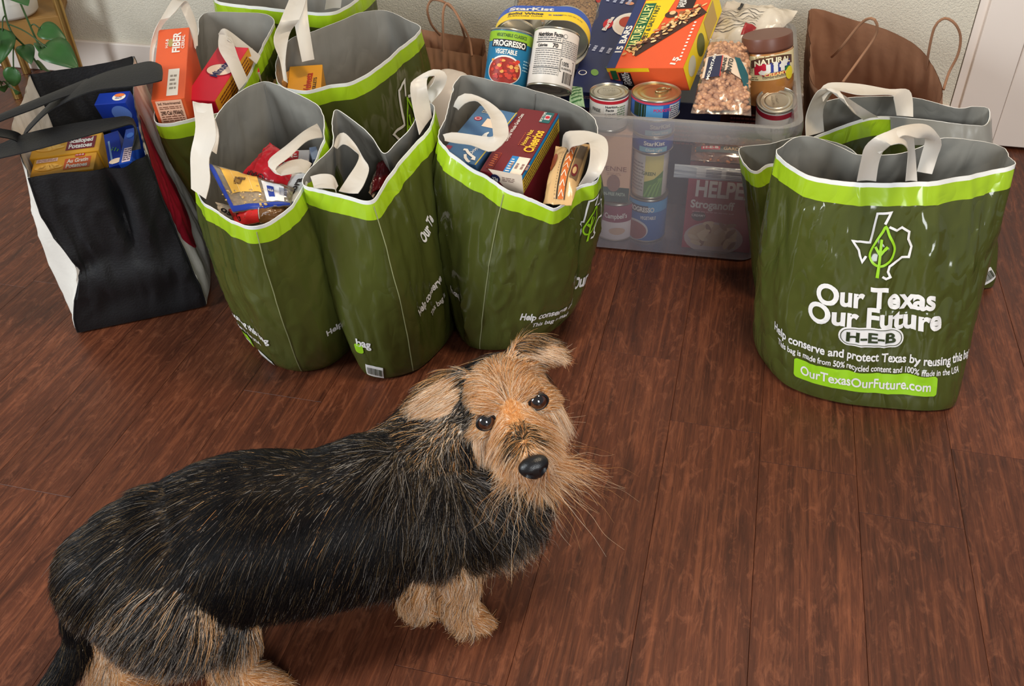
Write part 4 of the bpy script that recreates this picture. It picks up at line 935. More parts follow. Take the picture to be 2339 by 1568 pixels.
b.text('Cheerios', .32, .02, .33, .24, C((242, 190, 50)), rot=90, bold=.03); b.text('Honey Nut', .12, .06, .24, .11, C((240, 196, 60)), rot=90, bold=.02); b.lines(.02, .03, .03, .2, 9, C((190, 80, 50)))
b.text('Original Whole Grain Oats', -.33, .18, .44, .09, WHT, rot=90, bold=.01); b.rect(.30, .40, .26, .17, C((30, 96, 96)), r=.002); b.rect(.32, .40, .14, .08, C((200, 190, 190)), lift=.0011); b.disc(.32, .40, .004, .004, REDC, lift=.0015); b.text('BOX TOPS', .20, .40, .15, .06, WHT, rot=90)
b.rect(.12, -.36, .17, .27, C((40, 130, 196))); b.rect(.34, -.36, .28, .27, C((238, 222, 204))); b.lines(.12, -.36, .10, .2, 6, WHT); b.lines(.34, -.36, .2, .2, 4, C((150, 120, 110)), rot=90)
b.rect(-.32, -.33, .17, .24, C((160, 60, 40)), r=.002); b.rect(-.32, -.33, .14, .22, C((116, 30, 36)), lift=.0010); b.lines(-.32, -.33, .1, .18, 6, C((214, 110, 60)))
b.put('printed_panel', (np.array([(-.026, .032), (.034, .030), (.034, -.030), (.022, -.030)]), [(3, 2, 1, 0)]), .08, .30, CREAM, 'front'); b.disc(-.12, .42, .0085, .0085, C((34, 36, 70)), 'front', lift=.0012); b.text('22g', -.12, .42, .14, .05, WHT, 'front', bold=.03, lift=.0018); b.lines(.2, .43, .3, .08, 3, C((120, 90, 80)), 'front')
b.rect(.0, .46, 1.0, .07, C((40, 140, 200)), 'right'); b.rect(0, .3, 1.0, .22, C((214, 180, 60)), 'right'); b.lines(0, .3, .9, .2, 4, C((90, 60, 40)), 'right')
b = Pouch('tortilla_bag', 'tan tortilla chip bag with an orange zigzag stripe in a green bag', 'food bag', [(1270, 336, .375), (1350, 328, .385), (1306, 470, .345), (1240, 466, .338)], .020, F((206, 168, 116)), seed=18, wr=.003)
b.rect(.46, .5, .045, .9, C((44, 34, 30))); b.rect(.60, .5, .17, .9, C((204, 106, 44)))
for i in range(7):
    b.put('lettering', poly_stroke(np.array([(-.5, -.5), (.0, .4), (.5, -.5)]), .16), .60, .12 + .125 * i, .15, .09, CREAM, 0, .0022)
b.rect(.72, .45, .03, .8, C((60, 40, 34))); b.rect(.87, .62, .2, .6, C((120, 96, 70))); b.oval(.86, .45, .16, .2, C((110, 30, 34)), lift=.002); b.oval(.86, .45, .10, .12, C((206, 168, 116)), lift=.0028)
b.lines = None
for i in range(22): b.rect(.38, .06 + .04 * i, .018, .014, C((70, 54, 44)), lift=.002)
b.oval(.12, .62, .22, .3, C((150, 70, 40)))
# ================================================================== clear storage bin
BA = math.radians(13); BU = np.array([math.cos(BA), -math.sin(BA), 0]); BN = np.array([math.sin(BA), math.cos(BA), 0])
BO = P(1840, 300, .33) - BU * .632; BO[2] = 0           # front corner by the bags, under the rim
BW, BD, BH = .632, .60, .33
def bin_at(x, y, z): return BO + BU * x + BN * y + EZ * z
def rr_loop(x0, x1, y0, y1, r, z, n=8):
    L = []
    for cx, cy, a in ((x1 - r, y0 + r, -90), (x1 - r, y1 - r, 0), (x0 + r, y1 - r, 90), (x0 + r, y0 + r, 180)):
        for i in range(n + 1): q = math.radians(a + 90 * i / n); L.append(bin_at(cx + r * math.cos(q), cy + r * math.sin(q), z))
    return L
def loft(loops, close_last=False):
    n = len(loops[0]); V = [p for l in loops for p in l]
    Fc = [(i * n + j, i * n + (j + 1) % n, (i + 1) * n + (j + 1) % n, (i + 1) * n + j) for i in range(len(loops) - 1) for j in range(n)]
    if close_last: Fc.append(tuple((len(loops) - 1) * n + j for j in range(n)))
    return V, Fc
FROST = clear_mat('frosted_plastic', (228, 228, 238), .30, .25, .5); FROST2 = clear_mat('frosted_rim', (216, 212, 212), .36, .25, .6)
c = bin_at(BW / 2, BD / 2, 0); sbin = thing('storage_bin', 'frosted clear plastic bin heaped with cans and packets', 'bin', (c[0], c[1], 0))
ins = lambda k, z, r: rr_loop(k, BW - k, k, BD - k, r, z)
obj('body', *loft([ins(.060, .012, .03), ins(.048, .006, .04), ins(.044, .0155, .045), ins(.036, .10, .045), ins(.022, .27, .045), ins(.018, .305, .045)][1:]), FROST, sbin)
obj('bin_floor', *loft([ins(.046, .006, .04), ins(.060, .0055, .03)], True), FROST, sbin)
obj('rim', *loft([ins(.0, .292, .055), ins(-.001, .318, .055), ins(.002, .330, .055), ins(.012, .3315, .05), ins(.018, .326, .045), ins(.018, .305, .045)]), FROST2, sbin)
for k, y in enumerate((.10, .25, .40, .53)):
    if k: obj('grip_rib', *boxm(bin_at(BW - .045, y, .27), BU * .028, BN * .018, EZ * .052), FROST2, sbin, smooth=False, bevel=.004)
    obj('grip_rib', *boxm(bin_at(.017, y, .27), BU * .028, BN * .018, EZ * .052), FROST2, sbin, smooth=False, bevel=.004)
obj('grip_ledge', *boxm(bin_at(BW - .05, .05, .262), BU * .026, BN * .5, EZ * .006), FROST2, sbin, smooth=False, bevel=.002)

GB = 'cans in the clear bin'
sx, sy = P(1499, 211, .335)[:2]
UP = EZ
k = Can('soup_can', 'blue soup can at the foot of the stack in the bin', (sx, sy, .0065), UP, .0425, .105, C((24, 92, 160)), GB)
k.band(.075, .1, C((60, 150, 206)), a0=-70, a1=70); k.rect(-28, .082, .045, .018, C((40, 40, 70))); k.text('PROGRESSO', -20, .082, .06, .011, WHT, bold=.04); k.text('VEGETABLE', 4, .062, .034, .008, WHT); k.oval(-34, .03, .06, .05, C((206, 200, 196))); k.oval(-34, .028, .054, .044, C((150, 70, 50)), lift=.0012)
k = Can('bean_can', 'white and green vegetable can under the tuna cans in the bin', (sx, sy, .112), UP, .037, .105, C((214, 206, 196)), GB)
k.rect(14, .052, .040, .096, C((222, 206, 120))); k.wrap('printed_panel', flat_fill(np.array([(-.02, -.048), (.02, -.048), (.02, .012), (.0, -.004), (-.02, -.012)]), 6), 14, .052, C((80, 130, 50)), .0012)
for i in range(4): k.wrap('printed_panel', poly_stroke(np.array([(-.018 + .008 * i, -.046), (-.008 + .007 * i, -.02), (.012 + .002 * i, -.004)]), .003), 14, .052, C((120, 170, 70)), .0017)
k.text('GREEN', -4, .06, .028, .008, C((60, 90, 40))); k.lines(-45, .05, .03, .07, 9, C((150, 140, 136)))
for i, (z, tx) in enumerate(((.219, 'Chunk Light'), (.256, 'Chunk White'))):
    k = Can('tuna_can', ('lower' if i == 0 else 'upper') + ' of two flat blue tuna cans in the bin stack', (sx, sy, z), UP, .043, .036, C((36, 66, 150)), GB)
    k.text('StarKist', 6 + 14 * i, .024, .044, .009, WHT, bold=.03); k.rect(4 + 14 * i, .010, .06, .011, C((120, 180, 200))); k.text(tx, 6 + 14 * i, .010, .034, .006, WHT, lift=.0014)
k = Can('tuna_can', 'wide blue can with a ring pull on top of the tuna stack', (sx, sy, .294), UP, .0495, .043, C((40, 96, 176)), GB, lid=TIN_G, pull=130)
k.band(.035, .0395, C((210, 70, 90))); k.rect(-38, .02, .03, .028, C((40, 60, 40))); k.rect(-10, .018, .05, .03, C((90, 160, 214))); k.text('POCKETS', 18, .024, .036, .006, C((214, 60, 120)), bold=.03); k.rect(52, .018, .03, .03, C((196, 196, 200))); k.lines(52, .018, .026, .026, 6, NAVY)

lx, ly = P(1392, 207, .335)[:2]
k = Can('coffee_can', 'small white can with a red band and plain lid near the bin corner', (lx, ly, .262), UP, .0395, .073, C((226, 220, 212)), GB)
k.band(.060, .0665, C((190, 36, 50))); k.rect(8, .045, .030, .026, C((240, 236, 228))); k.text('Nutrition', 8, .055, .024, .005, BLACK, bold=.03); k.text('Facts', 4, .048, .016, .005, BLACK, bold=.03); k.lines(8, .036, .026, .012, 3, C((90, 90, 90))); k.text('FREE', -38, .046, .02, .007, C((70, 70, 70))); k.lines(40, .04, .02, .03, 6, C((110, 140, 100)))
o = k.b + k.a * (k.h - .0014)
for i, (tx, w_) in enumerate((('BEST BY', .026), ('17 2027', .024))): on_plane('lid_stamp', k.lid, text_fit(tx, w_, .0035, .0), o + nrm(DWN - UP * (DWN @ UP)) * (.008 * (i - 1)), RGT, nrm(np.cross(UP, RGT)), C((70, 64, 60)), .0022)
rx, ry = P(1763, 243, .322)[:2]
k = Can('coffee_can', 'small white and red can leaning by the peanut butter jar', P(1770, 292, .25), nrm(np.array([rx, ry, .322]) - P(1768, 300, .25)) * .5 + np.array([0, -.05, 1.0]) * .5, .040, .073, C((224, 216, 208)), GB)
k.band(.054, .066, C((176, 30, 54))); k.text('10%', 10, .028, .03, .009, C((110, 100, 100))); o = k.b + k.a * (k.h - .0014); e1 = nrm(RGT - k.a * (RGT @ k.a)); e2 = np.cross(k.a, e1)
for i, (tx, w_) in enumerate((('BEST BY', .026), ('17 2027', .024))): on_plane('lid_stamp', k.lid, text_fit(tx, w_, .0035, .0), o + e1 * (.008 * (i - 1)), e2, -e1, C((90, 80, 70)), .0022)

# standing against the bin's front wall
def box_w(name, label, corner, ex, ey, h, m, group=None):
    """upright box: corner on what it stands on, width vector, depth vector, height"""
    z = corner[2] + h; a = corner + EZ * h
    q = [('w', *(a + ey)), ('w', *(a + ex + ey)), ('w', *(a + ex)), ('w', *a)]
    return Carton(name, label, 'box', q, h, m, group)
zb = .0065
pc = P(1345, 575); pb = BO + BU * .255 + BN * .068
bw0 = lambda px, n, z: (lambda r: CAM + r * ((((BO + BN * n) - CAM) @ BN) / (r @ BN)))(ray(px, 470)) @ BU - BO @ BU
xh = float(bw0(1566, .075, 0)); hb = bin_at(xh, .075, zb)
b = box_w('dinner_kit_box', 'red dinner kit box lettered HELPER Stroganoff against the bin wall', hb, BU * .145, BN * .045, .185, C((160, 26, 50)))
b.text('HELPER', .04, .30, .84, .20, WHT, 'front', bold=.06); b.text('HAMBURGER', .1, .44, .5, .05, C((210, 140, 140)), 'front'); b.text('Stroganoff', -.12, .10, .62, .10, WHT, 'front', bold=.03); b.lines(-.1, .0, .6, .03, 1, C((210, 150, 150)), 'front'); b.disc(-.3, -.06, .015, .012, C((60, 40, 40)), 'front'); b.text('CREAMY', -.3, -.05, .2, .03, WHT, 'front')
b.disc(-.05, -.34, .062, .040, C((190, 170, 160)), 'front'); b.disc(-.08, -.30, .050, .028, C((200, 170, 130)), 'front', lift=.0011)
rr = random.Random(4)
for i in range(22): b.disc(-.35 + .6 * rr.random(), -.42 + .28 * rr.random(), .012, .005, C(rr.choice([(226, 200, 160), (150, 110, 80), (210, 186, 150)])), 'front', lift=.0014 + i * .00004, rot=rr.uniform(0, 180))
xp = float(bw0(1366, .07, 0))
cp = bin_at(xp + .035, .115, zb)
k = Can('soup_bowl', 'white and maroon soup bowl under the pasta box in the bin', cp, UP, .042, .092, C((226, 214, 210)), None); k.t['category'] = 'cup'
k.band(.048, .088, C((140, 40, 70))); k.text("Campbell's", 0, .064, .05, .012, WHT, bold=.02); k.oval(6, .026, .036, .018, C((206, 170, 140)))
b = box_w('pasta_box', 'beige pasta box lettered PENNE with a dark green foot in the bin', bin_at(xp - .012, .085, zb + .093), BU * .075, BN * .05, .158, C((222, 180, 150)))
b.rect(0, -.39, 1.0, .22, C((40, 74, 66)), 'front'); b.text('GRAIN-FREE PASTA', .0, -.38, .8, .05, C((180, 200, 180)), 'front'); b.text('PENNE', .05, .0, .7, .07, C((150, 100, 80)), 'front', bold=.01); b.disc(.05, -.22, .014, .02, C((150, 110, 96)), 'front'); b.lines(.05, -.08, .4, .04, 2, C((170, 130, 110)), 'front')
b = Pouch('pasta_bag', 'clear bag lettered GARDEN ROTINI lying on the dinner kit box', 'food bag', [('w', *bin_at(xh + .00, .13, .245)), ('w', *bin_at(xh + .17, .13, .245)), ('w', *bin_at(xh + .17, .062, .222)), ('w', *bin_at(xh - .0, .062, .222))], .014, clear_mat('smoky_film', (150, 120, 100), .5, .12, .4), seed=21)
b.rect(.5, .33, .9, .2, C((46, 66, 64))); b.text('GARDEN ROTINI', .62, .35, .5, .1, C((216, 180, 130)), bold=.02); b.rect(.22, .36, .22, .12, REDC, lift=.002); b.text('H-E-B', .22, .36, .18, .07, WHT, lift=.0032)
beans(b.t, b, 150, .008, C((190, 120, 70)), 8, name='pasta_spirals', asp=(1.2, .5, .5))
b = Pouch('foil_packet', 'long silver packet with small print across the dinner kit box', 'food bag', [('w', *bin_at(xh - .03, .060, .212)), ('w', *bin_at(xh + .15, .060, .212)), ('w', *bin_at(xh + .15, .052, .187)), ('w', *bin_at(xh - .03, .052, .187))], .005, F((176, 184, 190), .25), seed=22)
b.rect(.58, .5, .66, .7, C((206, 206, 206)))
for i in range(5):
    for j in range(3): b.rect(.34 + .22 * j + .1, .26 + .12 * i, .17, .05, C((90, 96, 110)), lift=.002)
for i, (x, col) in enumerate(((.36, (30, 34, 60)), (.12, (38, 44, 78)), (.48, (60, 30, 30)))):
    b = box_w('pasta_box', ('tall dark navy pasta box standing behind the can stack', 'navy pasta box under the laid cans in the bin', 'brown box under the peanut butter in the bin')[i], bin_at(x, .26 + .05 * i, zb), BU * .12, BN * .16, (.25, .29, .24)[i], C(col))
    b.lines(0, .2, .6, .2, 5, C((160, 90, 80)), 'front')

# heap on top
_a = math.radians(30); nb = P(1385, 156, .350); nx = nrm([math.cos(_a), -math.sin(_a), .18]); ny = np.array([math.sin(_a) * .91, math.cos(_a) * .91, .41]); ny = nrm(ny - nx * (ny @ nx))
NVq = [('w', *(nb + ny * .235)), ('w', *(nb + nx * .168 + ny * .235)), ('w', *(nb + nx * .168)), ('w', *nb)]
b = Carton('snack_bar_box', 'orange and yellow box of 15 bars on top of the bin heap', 'box', NVq, .062, C((224, 88, 46)))
b.rect(-.44, 0, .12, 1.0, C((40, 52, 98))); b.text('15 BARS', -.44, -.14, .34, .085, WHT, rot=90, bold=.05)
b.put('printed_panel', (np.array([(-.5, -.5), (.06, -.5), (.30, -.1), (.5, .5), (-.5, .5)]) * np.array([.40 * b.w, .64 * b.h]), [(0, 1, 2, 3, 4)]), -.17, .04, YEL)
b.rect(-.285, .02, .155, .60, C((30, 96, 60)), lift=.0009); b.text('NATURE VALLEY', -.285, .02, .56, .115, C((232, 226, 140)), rot=90, bold=.02, lift=.0016)
b.text('SWEET & SALTY NUT', -.165, .03, .52, .06, C((40, 70, 50)), rot=90, bold=.03)
b.rect(.20, .36, .22, .26, C((40, 26, 28)), lift=.0009); b.text('PEANUT', .17, .36, .22, .05, WHT, rot=90, bold=.03, lift=.0016); b.text('DARK CHOC', .12, .36, .22, .05, WHT, rot=90, bold=.02, lift=.0016)
bar = np.array([(-.30, -.30), (-.14, -.36), (.30, .12), (.22, .28), (-.2, -.08)])
rr = random.Random(9)
b.put('printed_panel', poly_stroke(np.array([(-.062, -.070), (.055, .055)]), .030), .13, -.02, C((62, 36, 30)), lift=.0009)
for i in range(110):
    t_ = rr.random(); x_ = -.066 + .117 * t_ + rr.uniform(-.016, .010); y_ = -.066 + .125 * t_ + rr.uniform(-.012, .016)
    b.disc(.13 + x_ / b.w, -.02 + y_ / b.h, rr.uniform(.003, .007), rr.uniform(.002, .004), C(rr.choice([(226, 182, 120), (206, 150, 90), (236, 204, 150), (150, 96, 60), (90, 52, 40)])), 'top', 'nut_print', .0012 + i * .00002, rr.uniform(0, 180), 8)
b.disc(.06, .16, .014, .010, C((70, 44, 36)), lift=.0011); b.disc(.07, .18, .007, .006, C((222, 190, 140)), lift=.0016); b.text('15', .36, -.42, .09, .07, WHT, rot=80, bold=.04); b.lines(.42, -.18, .03, .5, 12, WHT, lift=.0012)
b.rect(-.22, .42, .56, .16, YEL, 'front'); b.rect(-.28, -.05, .16, .7, C((40, 26, 28)), 'front', lift=.0009); b.text('DARK', -.30, .05, .5, .05, WHT, 'front', rot=90); b.text('PEANUT', -.25, .05, .6, .05, WHT, 'front', rot=90); b.rect(-.42, .2, .08, .4, C((40, 90, 50)), 'front', lift=.0009)
b.rect(0, 0, 1.0, 1.0, C((246, 214, 40)), 'right'); b.disc(-.34, .0, .022, .020, C((206, 200, 176)), 'right', lift=.0011); b.disc(-.08, 0, .022, .024, C((96, 100, 40)), 'right', lift=.0011); b.rect(.22, 0, .28, .8, C((196, 160, 90)), 'right', lift=.0011)
b = Carton('pasta_box', 'navy pasta box with a plate of pasta pictured, under the bar box', 'box', [(1378, -30, .40), (1480, -25, .40), (1420, 218, .312), (1307, 207, .312)], .04, C((36, 44, 84)))
for o_, m_, x_, y_ in ((.040, WHT, .30, .13), (.034, C((226, 216, 200)), .30, .13), (.018, C((170, 60, 40)), .22, .15)): b.disc(x_, y_, o_, o_ * 1.2, m_, lift=.0006 + .0004 * (.05 - o_) / .01)
b.disc(-.17, .12, .011, .020, C((186, 24, 40)), rot=0, lift=.0016); b.text('Barilla', -.17, .12, .14, .09, WHT, rot=80, bold=.04, lift=.0024)
b.lines(-.2, -.12, .2, .16, 4, C((170, 176, 200)), rot=80); b.lines(-.1, .36, .2, .16, 4, C((170, 176, 200)), rot=80); b.disc(-.12, -.33, .008, .012, C((110, 150, 70)), rot=20); b.disc(.25, -.22, .014, .010, C((60, 100, 60))); b.disc(.18, -.27, .014, .007, C((50, 90, 54)), rot=30)
b.disc(-.36, -.34, .009, .009, WHT); b.disc(-.36, -.34, .007, .007, C((36, 44, 84)), lift=.0011); b.disc(.15, .34, .010, .007, C((220, 150, 110))); b.disc(.3, .42, .012, .012, C((150, 30, 50))); b.disc(.0, .48, .02, .012, C((206, 140, 100)))
b.lines(0, .2, .5, .2, 2, C((150, 120, 120)), 'front')

# two laid cans
def laid(name, label, p0, p1, r, h, m, **kw):
    return Can(name, label, W3(p0), nrm(np.asarray(p1)), r, h, m, GB, **kw)
k = laid('soup_can', 'soup can with a lime band and a picture of red stew, leaning back', (1152, 202, .330), EZ * .84 + BN * .52 + BU * .06, .0440, .112, C((26, 110, 150)))
k.band(.086, .106, C((140, 180, 40))); k.text('VEGETABLE CLASSICS', 0, .098, .066, .0065, C((50, 80, 40)), bold=.02); k.rect(-4, .082, .078, .015, C((30, 26, 34)), lift=.0010); k.text('PROGRESSO', -4, .082, .070, .011, WHT, bold=.05, lift=.0016); k.text('VEGETABLE', -10, .066, .046, .009, WHT, bold=.03)
k.oval(-8, .030, .074, .058, C((226, 220, 214))); k.oval(-8, .029, .069, .053, C((150, 40, 28)), lift=.0011)
for i in range(40): k.oval(-8 + rr.uniform(-36, 36), .032 + rr.uniform(-.018, .018), rr.uniform(.005, .011), rr.uniform(.004, .008), C(rr.choice([(206, 60, 40), (222, 120, 50), (186, 40, 30), (226, 160, 80)])), 'picture_print', .0014 + i * .00003)
k.lines(56, .045, .02, .024, 4, C((150, 190, 206)))
k = laid('vegetable_can', 'white can showing nutrition facts and a barcode, lying on the heap', (1254, 207, .345), EZ * .80 + BN * .60 + BU * .04, .0455, .114, C((226, 216, 206)), lid=TIN)
k.text('Nutrition Facts', -18, .099, .052, .008, BLACK, bold=.04); k.lines(-20, .090, .05, .008, 2, C((60, 60, 60))); k.rect(-20, .084, .056, .0016, BLACK); k.text('70', 0, .0775, .011, .008, BLACK, bold=.04, lift=.0012); k.text('Calories', -34, .0775, .022, .006, BLACK, bold=.03); k.rect(-20, .071, .056, .0012, BLACK); k.lines(-20, .052, .054, .034, 8, C((110, 106, 104))); k.rect(-20, .034, .056, .0016, BLACK); k.lines(-20, .026, .054, .012, 3, C((120, 116, 112)))
k.rect(16, .060, .0006, .08, C((90, 90, 90))); k.lines(44, .075, .044, .034, 9, C((130, 126, 122))); k.wrap('printed_panel', poly_stroke(rrect(.034, .024, .001, 1), .0012, True), 40, .042, BLACK, .0009); k.text('100%', 33, .046, .016, .008, C((60, 60, 60)), bold=.02); k.text('GUARANTEE', 38, .037, .026, .004, C((60, 60, 60))); k.disc = None; k.oval(22, .098, .009, .009, C((90, 90, 90))); k.oval(22, .098, .007, .007, C((226, 216, 206)), lift=.0011)
for i in range(16): k.rect(30 + i * 2.1, .020, rr.choice((.0006, .001, .0013)), .022, C((50, 46, 46)), 'barcode')
# banded pair of tuna cans
a = P(1180, 98, .385); e = P(1288, 92, .388); ax = nrm(BN * 1.0 + EZ * .12 - BU * .05); sd = nrm((e - a) - ax * ((e - a) @ ax)); upv = np.cross(sd, ax)
if upv[2] < 0: upv = -upv
R_, wd = .052, .062
tp = thing('tuna_multipack', 'two tuna cans in a blue and yellow paper sleeve on the heap', 'cans', tuple(np.array([a[0], a[1], .33])))
dist = np.linalg.norm(e - a)
def stad(r, y, n=20):
    L = []
    for i in range(n + 1): q = -math.pi / 2 + math.pi * i / n; L.append(a + sd * (dist + r * math.cos(q)) + upv * (r * math.sin(q)) + ax * y)
    for i in range(n + 1): q = math.pi / 2 + math.pi * i / n; L.append(a + sd * (r * math.cos(q)) + upv * (r * math.sin(q)) + ax * y)
    return L
ys = [0, .006, .028, .030, wd]
for nm, y0, y1, mm in (('sleeve', 0, .036, C((246, 206, 30))), ('sleeve_band', .036, wd, C((44, 84, 176)))): obj(nm, *loft([stad(R_ + .0008, y0), stad(R_ + .0008, y1)]), mm, tp)
obj('sleeve_lining', *loft([stad(R_, wd), stad(R_, 0)]), WHT, tp)
for cc in (a, e):
    tc_ = cc + ax * .004
    obj('can', *lathe([(R_ * .95, 0), (R_ * .985, .0005), (R_ * .985, .05), (R_ * .95, .0505)], tc_, ax, 40), TIN, tp)
    obj('can_lid', *lathe([(R_ * .93, -.001), (R_ * .90, .004), (R_ * .7, .004), (R_ * .66, .0028), (.0005, .0028)][::-1], tc_ - ax * .0012, ax, 40), TIN, tp)
def on_sleeve(txt, x, y, w_, h_, m_, bold=.03, flat=None):
    v, f = text_fit(txt, w_, h_, bold) if flat is None else flat; V = []
    for p in v:
        s_ = x + p[0]; yy = y + p[1]
        if s_ > dist: q = (s_ - dist) / R_; V.append(a + sd * (dist + R_ * 1.03 * math.sin(q)) + upv * R_ * 1.03 * math.cos(q) + ax * yy)
        elif s_ < 0: q = s_ / R_; V.append(a + sd * (R_ * 1.03 * math.sin(q)) + upv * R_ * 1.03 * math.cos(q) + ax * yy)
        else: V.append(a + sd * s_ + upv * (R_ + .0016) + ax * yy)
    obj('lettering', V, f, m_, tp)
on_sleeve('StarKist', .028, .046, .095, .014, WHT, .05); on_sleeve('Solid White', .018, .025, .075, .009, C((40, 40, 70)), .03); on_sleeve('ALBACORE TUNA', .018, .014, .075, .005, C((40, 40, 70)), .01); on_sleeve('in water', .082, .021, .030, .006, C((40, 60, 150)), .03); on_sleeve('TOTAL NET WT 15 OZ', .115, .021, .05, .004, C((60, 60, 60)), .01)

# sacks of pulses and a bread bag
PIN = mat('pinto_bean', (200, 150, 114), 0.4, 0.4, var=0.25, vscale=60); LEN = mat('lentil', (180, 142, 96), 0.5, 0.3, var=0.3, vscale=90)
CLEAR = clear_mat('thin_clear_film', (240, 232, 224), .06, .16, .2)
b = Pouch('bean_bag', 'clear bag of pinto beans with a navy and teal label across the middle', 'food bag', [(1622, 88, .405), (1712, 96, .405), (1716, 264, .325), (1578, 258, .325)], .022, CLEAR, seed=31, wr=.003)
beans(b.t, b, 520, .0075, PIN, 2, asp=(1.0, .66, .6), sub=2)
lab = np.array([(-.5, -.35), (-.2, -.4), (.05, -.15), (.5, -.5), (.5, .3), (.15, .35), (.0, .5), (-.5, .45)])
b.put('bag_label', flat_fill(lab, 8), .48, .52, .86, .34, C((220, 196, 172)), 0, .0018); b.put('printed_panel', flat_fill(np.array([(-.5, -.5), (.5, -.5), (.5, .5), (-.5, .5)]), 6), .25, .52, .30, .28, C((46, 48, 72)), 0, .0026); b.put('printed_panel', flat_fill(np.array([(-.5, .5), (-.1, .5), (.5, .0), (.5, -.5), (.2, -.5)]), 6), .80, .48, .3, .36, C((20, 84, 92)), 0, .0026)
b.text('MOUNTAIN', .20, .52, .34, .06, WHT, rot=80, lift=.0034); b.text('PINTO', .57, .52, .22, .09, C((40, 40, 40)), rot=80, lift=.0034); b.text('BEANS', .45, .53, .2, .07, C((40, 40, 40)), rot=80, lift=.0034); b.rect(.40, .52, .02, .28, C((190, 60, 50)), lift=.003)
b = Pouch('bean_bag', 'bag of brown lentils with red print at the back of the bin', 'food bag', [(1190, -60, .40), (1380, -55, .40), (1372, 78, .355), (1165, 52, .355)], .026, CLEAR, seed=33, wr=.004)
beans(b.t, b, 900, .0042, LEN, 3, asp=(1, .8, .5)); b.oval(.36, .72, .2, .24, C((186, 44, 50))); b.put('printed_panel', poly_stroke(np.array([(-.5, .2), (-.2, -.3), (.0, .3), (.2, -.2), (.5, .3)]), .12), .66, .72, .3, .16, C((190, 50, 56)), 0, .002); b.oval(.14, .55, .06, .1, C((80, 110, 80))); b.oval(.95, .5, .06, .14, C((170, 30, 30)))
b = Pouch('bread_bag', 'cream flour tortilla bag with wavy small print behind the peanut butter', 'food bag', [(1660, 8, .41), (1822, 22, .42), (1752, 108, .375), (1608, 100, .375)], .022, film_mat('cream_wrap', (208, 196, 178), .25, .3), seed=35, wr=.010)
for i in range(9): b.put('small_print', poly_stroke(np.array([(x, .12 * math.sin(x * 9 + i)) for x in np.linspace(-.5, .5, 24)]), .06), .36, .22 + .055 * i, .62, .12, C((70, 62, 58)), 0, .0016)
b.rect(.26, .84, .06, .2, BLACK, lift=.002); b.rect(.62, .2, .16, .2, C((150, 40, 40)), lift=.002)
b = Pouch('greens_packet', 'small green leafy-print packet in the gap before the white can', 'food bag', [(1302, 196, .325), (1330, 200, .325), (1336, 246, .31), (1300, 236, .31)], .006, F((150, 180, 140)), seed=37)
for i in range(5): b.rect(.5, .15 + .17 * i, .8, .05, C((60, 110, 60)), rot=20)

# peanut butter jar
jb, jt = P(1757, 232, .285), P(1752, 72, .425); ja = nrm(jt - jb); jr, jh = .0500, np.linalg.norm(jt - jb)
t = thing('peanut_butter_jar', 'peanut butter jar with a brown lid and cream label', 'jar', (jb[0], jb[1], jb[2]))
PB = mat('peanut_butter', (176, 116, 58), 0.25, 0.5, coat=0.8); 
obj('jar_body', *lathe([(.030, 0), (jr * .86, .003), (jr * .97, .016), (jr, .032), (jr, jh * .74), (jr * .97, jh * .78), (jr * .92, jh * .80)], jb, ja, 56), PB, t)
obj('lid', *lathe([(jr * .97, jh * .80), (jr * 1.0, jh * .805), (jr * 1.0, jh * .94), (jr * .97, jh * .97), (jr * .4, jh * .972), (.0005, jh * .972)], jb, ja, 56), mat('brown_lid', (104, 62, 46), 0.4), t)
obj('lid_ring', *lathe([(jr * .99, jh * .775), (jr * 1.005, jh * .785), (jr * 1.005, jh * .80), (jr * .99, jh * .805)], jb, ja, 56), mat('brown_ring', (82, 44, 32), 0.3), t)
class J: pass
j = Can.__new__(Can); j.b, j.a, j.r, j.h, j.t = jb, ja, jr, jh, t; tw = CAM - jb; j.u = nrm(tw - ja * (tw @ ja)); j.w = np.cross(ja, j.u)
l0, l1 = .058, jh * .75
j.lab = t; j.lab = j.band(l0, l1, C((226, 208, 160)), 'paper_label', lift=.0008); L = l1 - l0
j.rect(14, l0 + L * .50, .072, L * .40, C((50, 60, 140)), lift=.0014); j.rect(-14, l0 + L * .47, .030, L * .44, C((190, 26, 50)), lift=.0017)
_h = L * .34
for st, wd_ in (([(-.010, .5), (-.010, -.30), (-.013, -.44), (-.018, -.5), (-.024, -.42), (-.026, -.25)], .0085), ([(.004, .22), (.004, -.5)], .0085), ([(.030, .5), (.024, .5), (.019, .42), (.018, .25), (.018, -.5)], .0085), ([(.011, .14), (.028, .14)], .006)):
    j.wrap('lettering', refine(poly_stroke(np.array([(x_, y_ * _h) for x_, y_ in st]), wd_), .006), 12, l0 + L * .49, WHT, .0026)
j.oval(12 + math.degrees(.004 / jr), l0 + L * .49 + .43 * _h, .0095, .0095, WHT, 'lettering', .0026)
v, f = text_fit('NATURAL', .074, .0105, .04); v[:, 1] += -(v[:, 0] / .04) ** 2 * .006
arc = np.array([(x, y - (x / .045) ** 2 * .007) for x, y in [(q, .008) for q in np.linspace(-.045, .045, 12)] + [(q, -.008) for q in np.linspace(.045, -.045, 12)]])
j.wrap('printed_panel', flat_fill(arc[::-1], 8), 12, l0 + L * .80, C((84, 54, 40)), .0014); j.wrap('lettering', (v, f), 12, l0 + L * .80, C((240, 226, 190)), .0022)
j.text('Low Sodium', -4, l0 + L * .94, .040, .005, C((120, 80, 40)), .02, .0016); j.rect(18, l0 + L * .24, .056, L * .09, C((190, 26, 44)), lift=.0019); j.text('CREAMY', 18, l0 + L * .24, .046, .006, C((246, 200, 120)), .04, .0026)
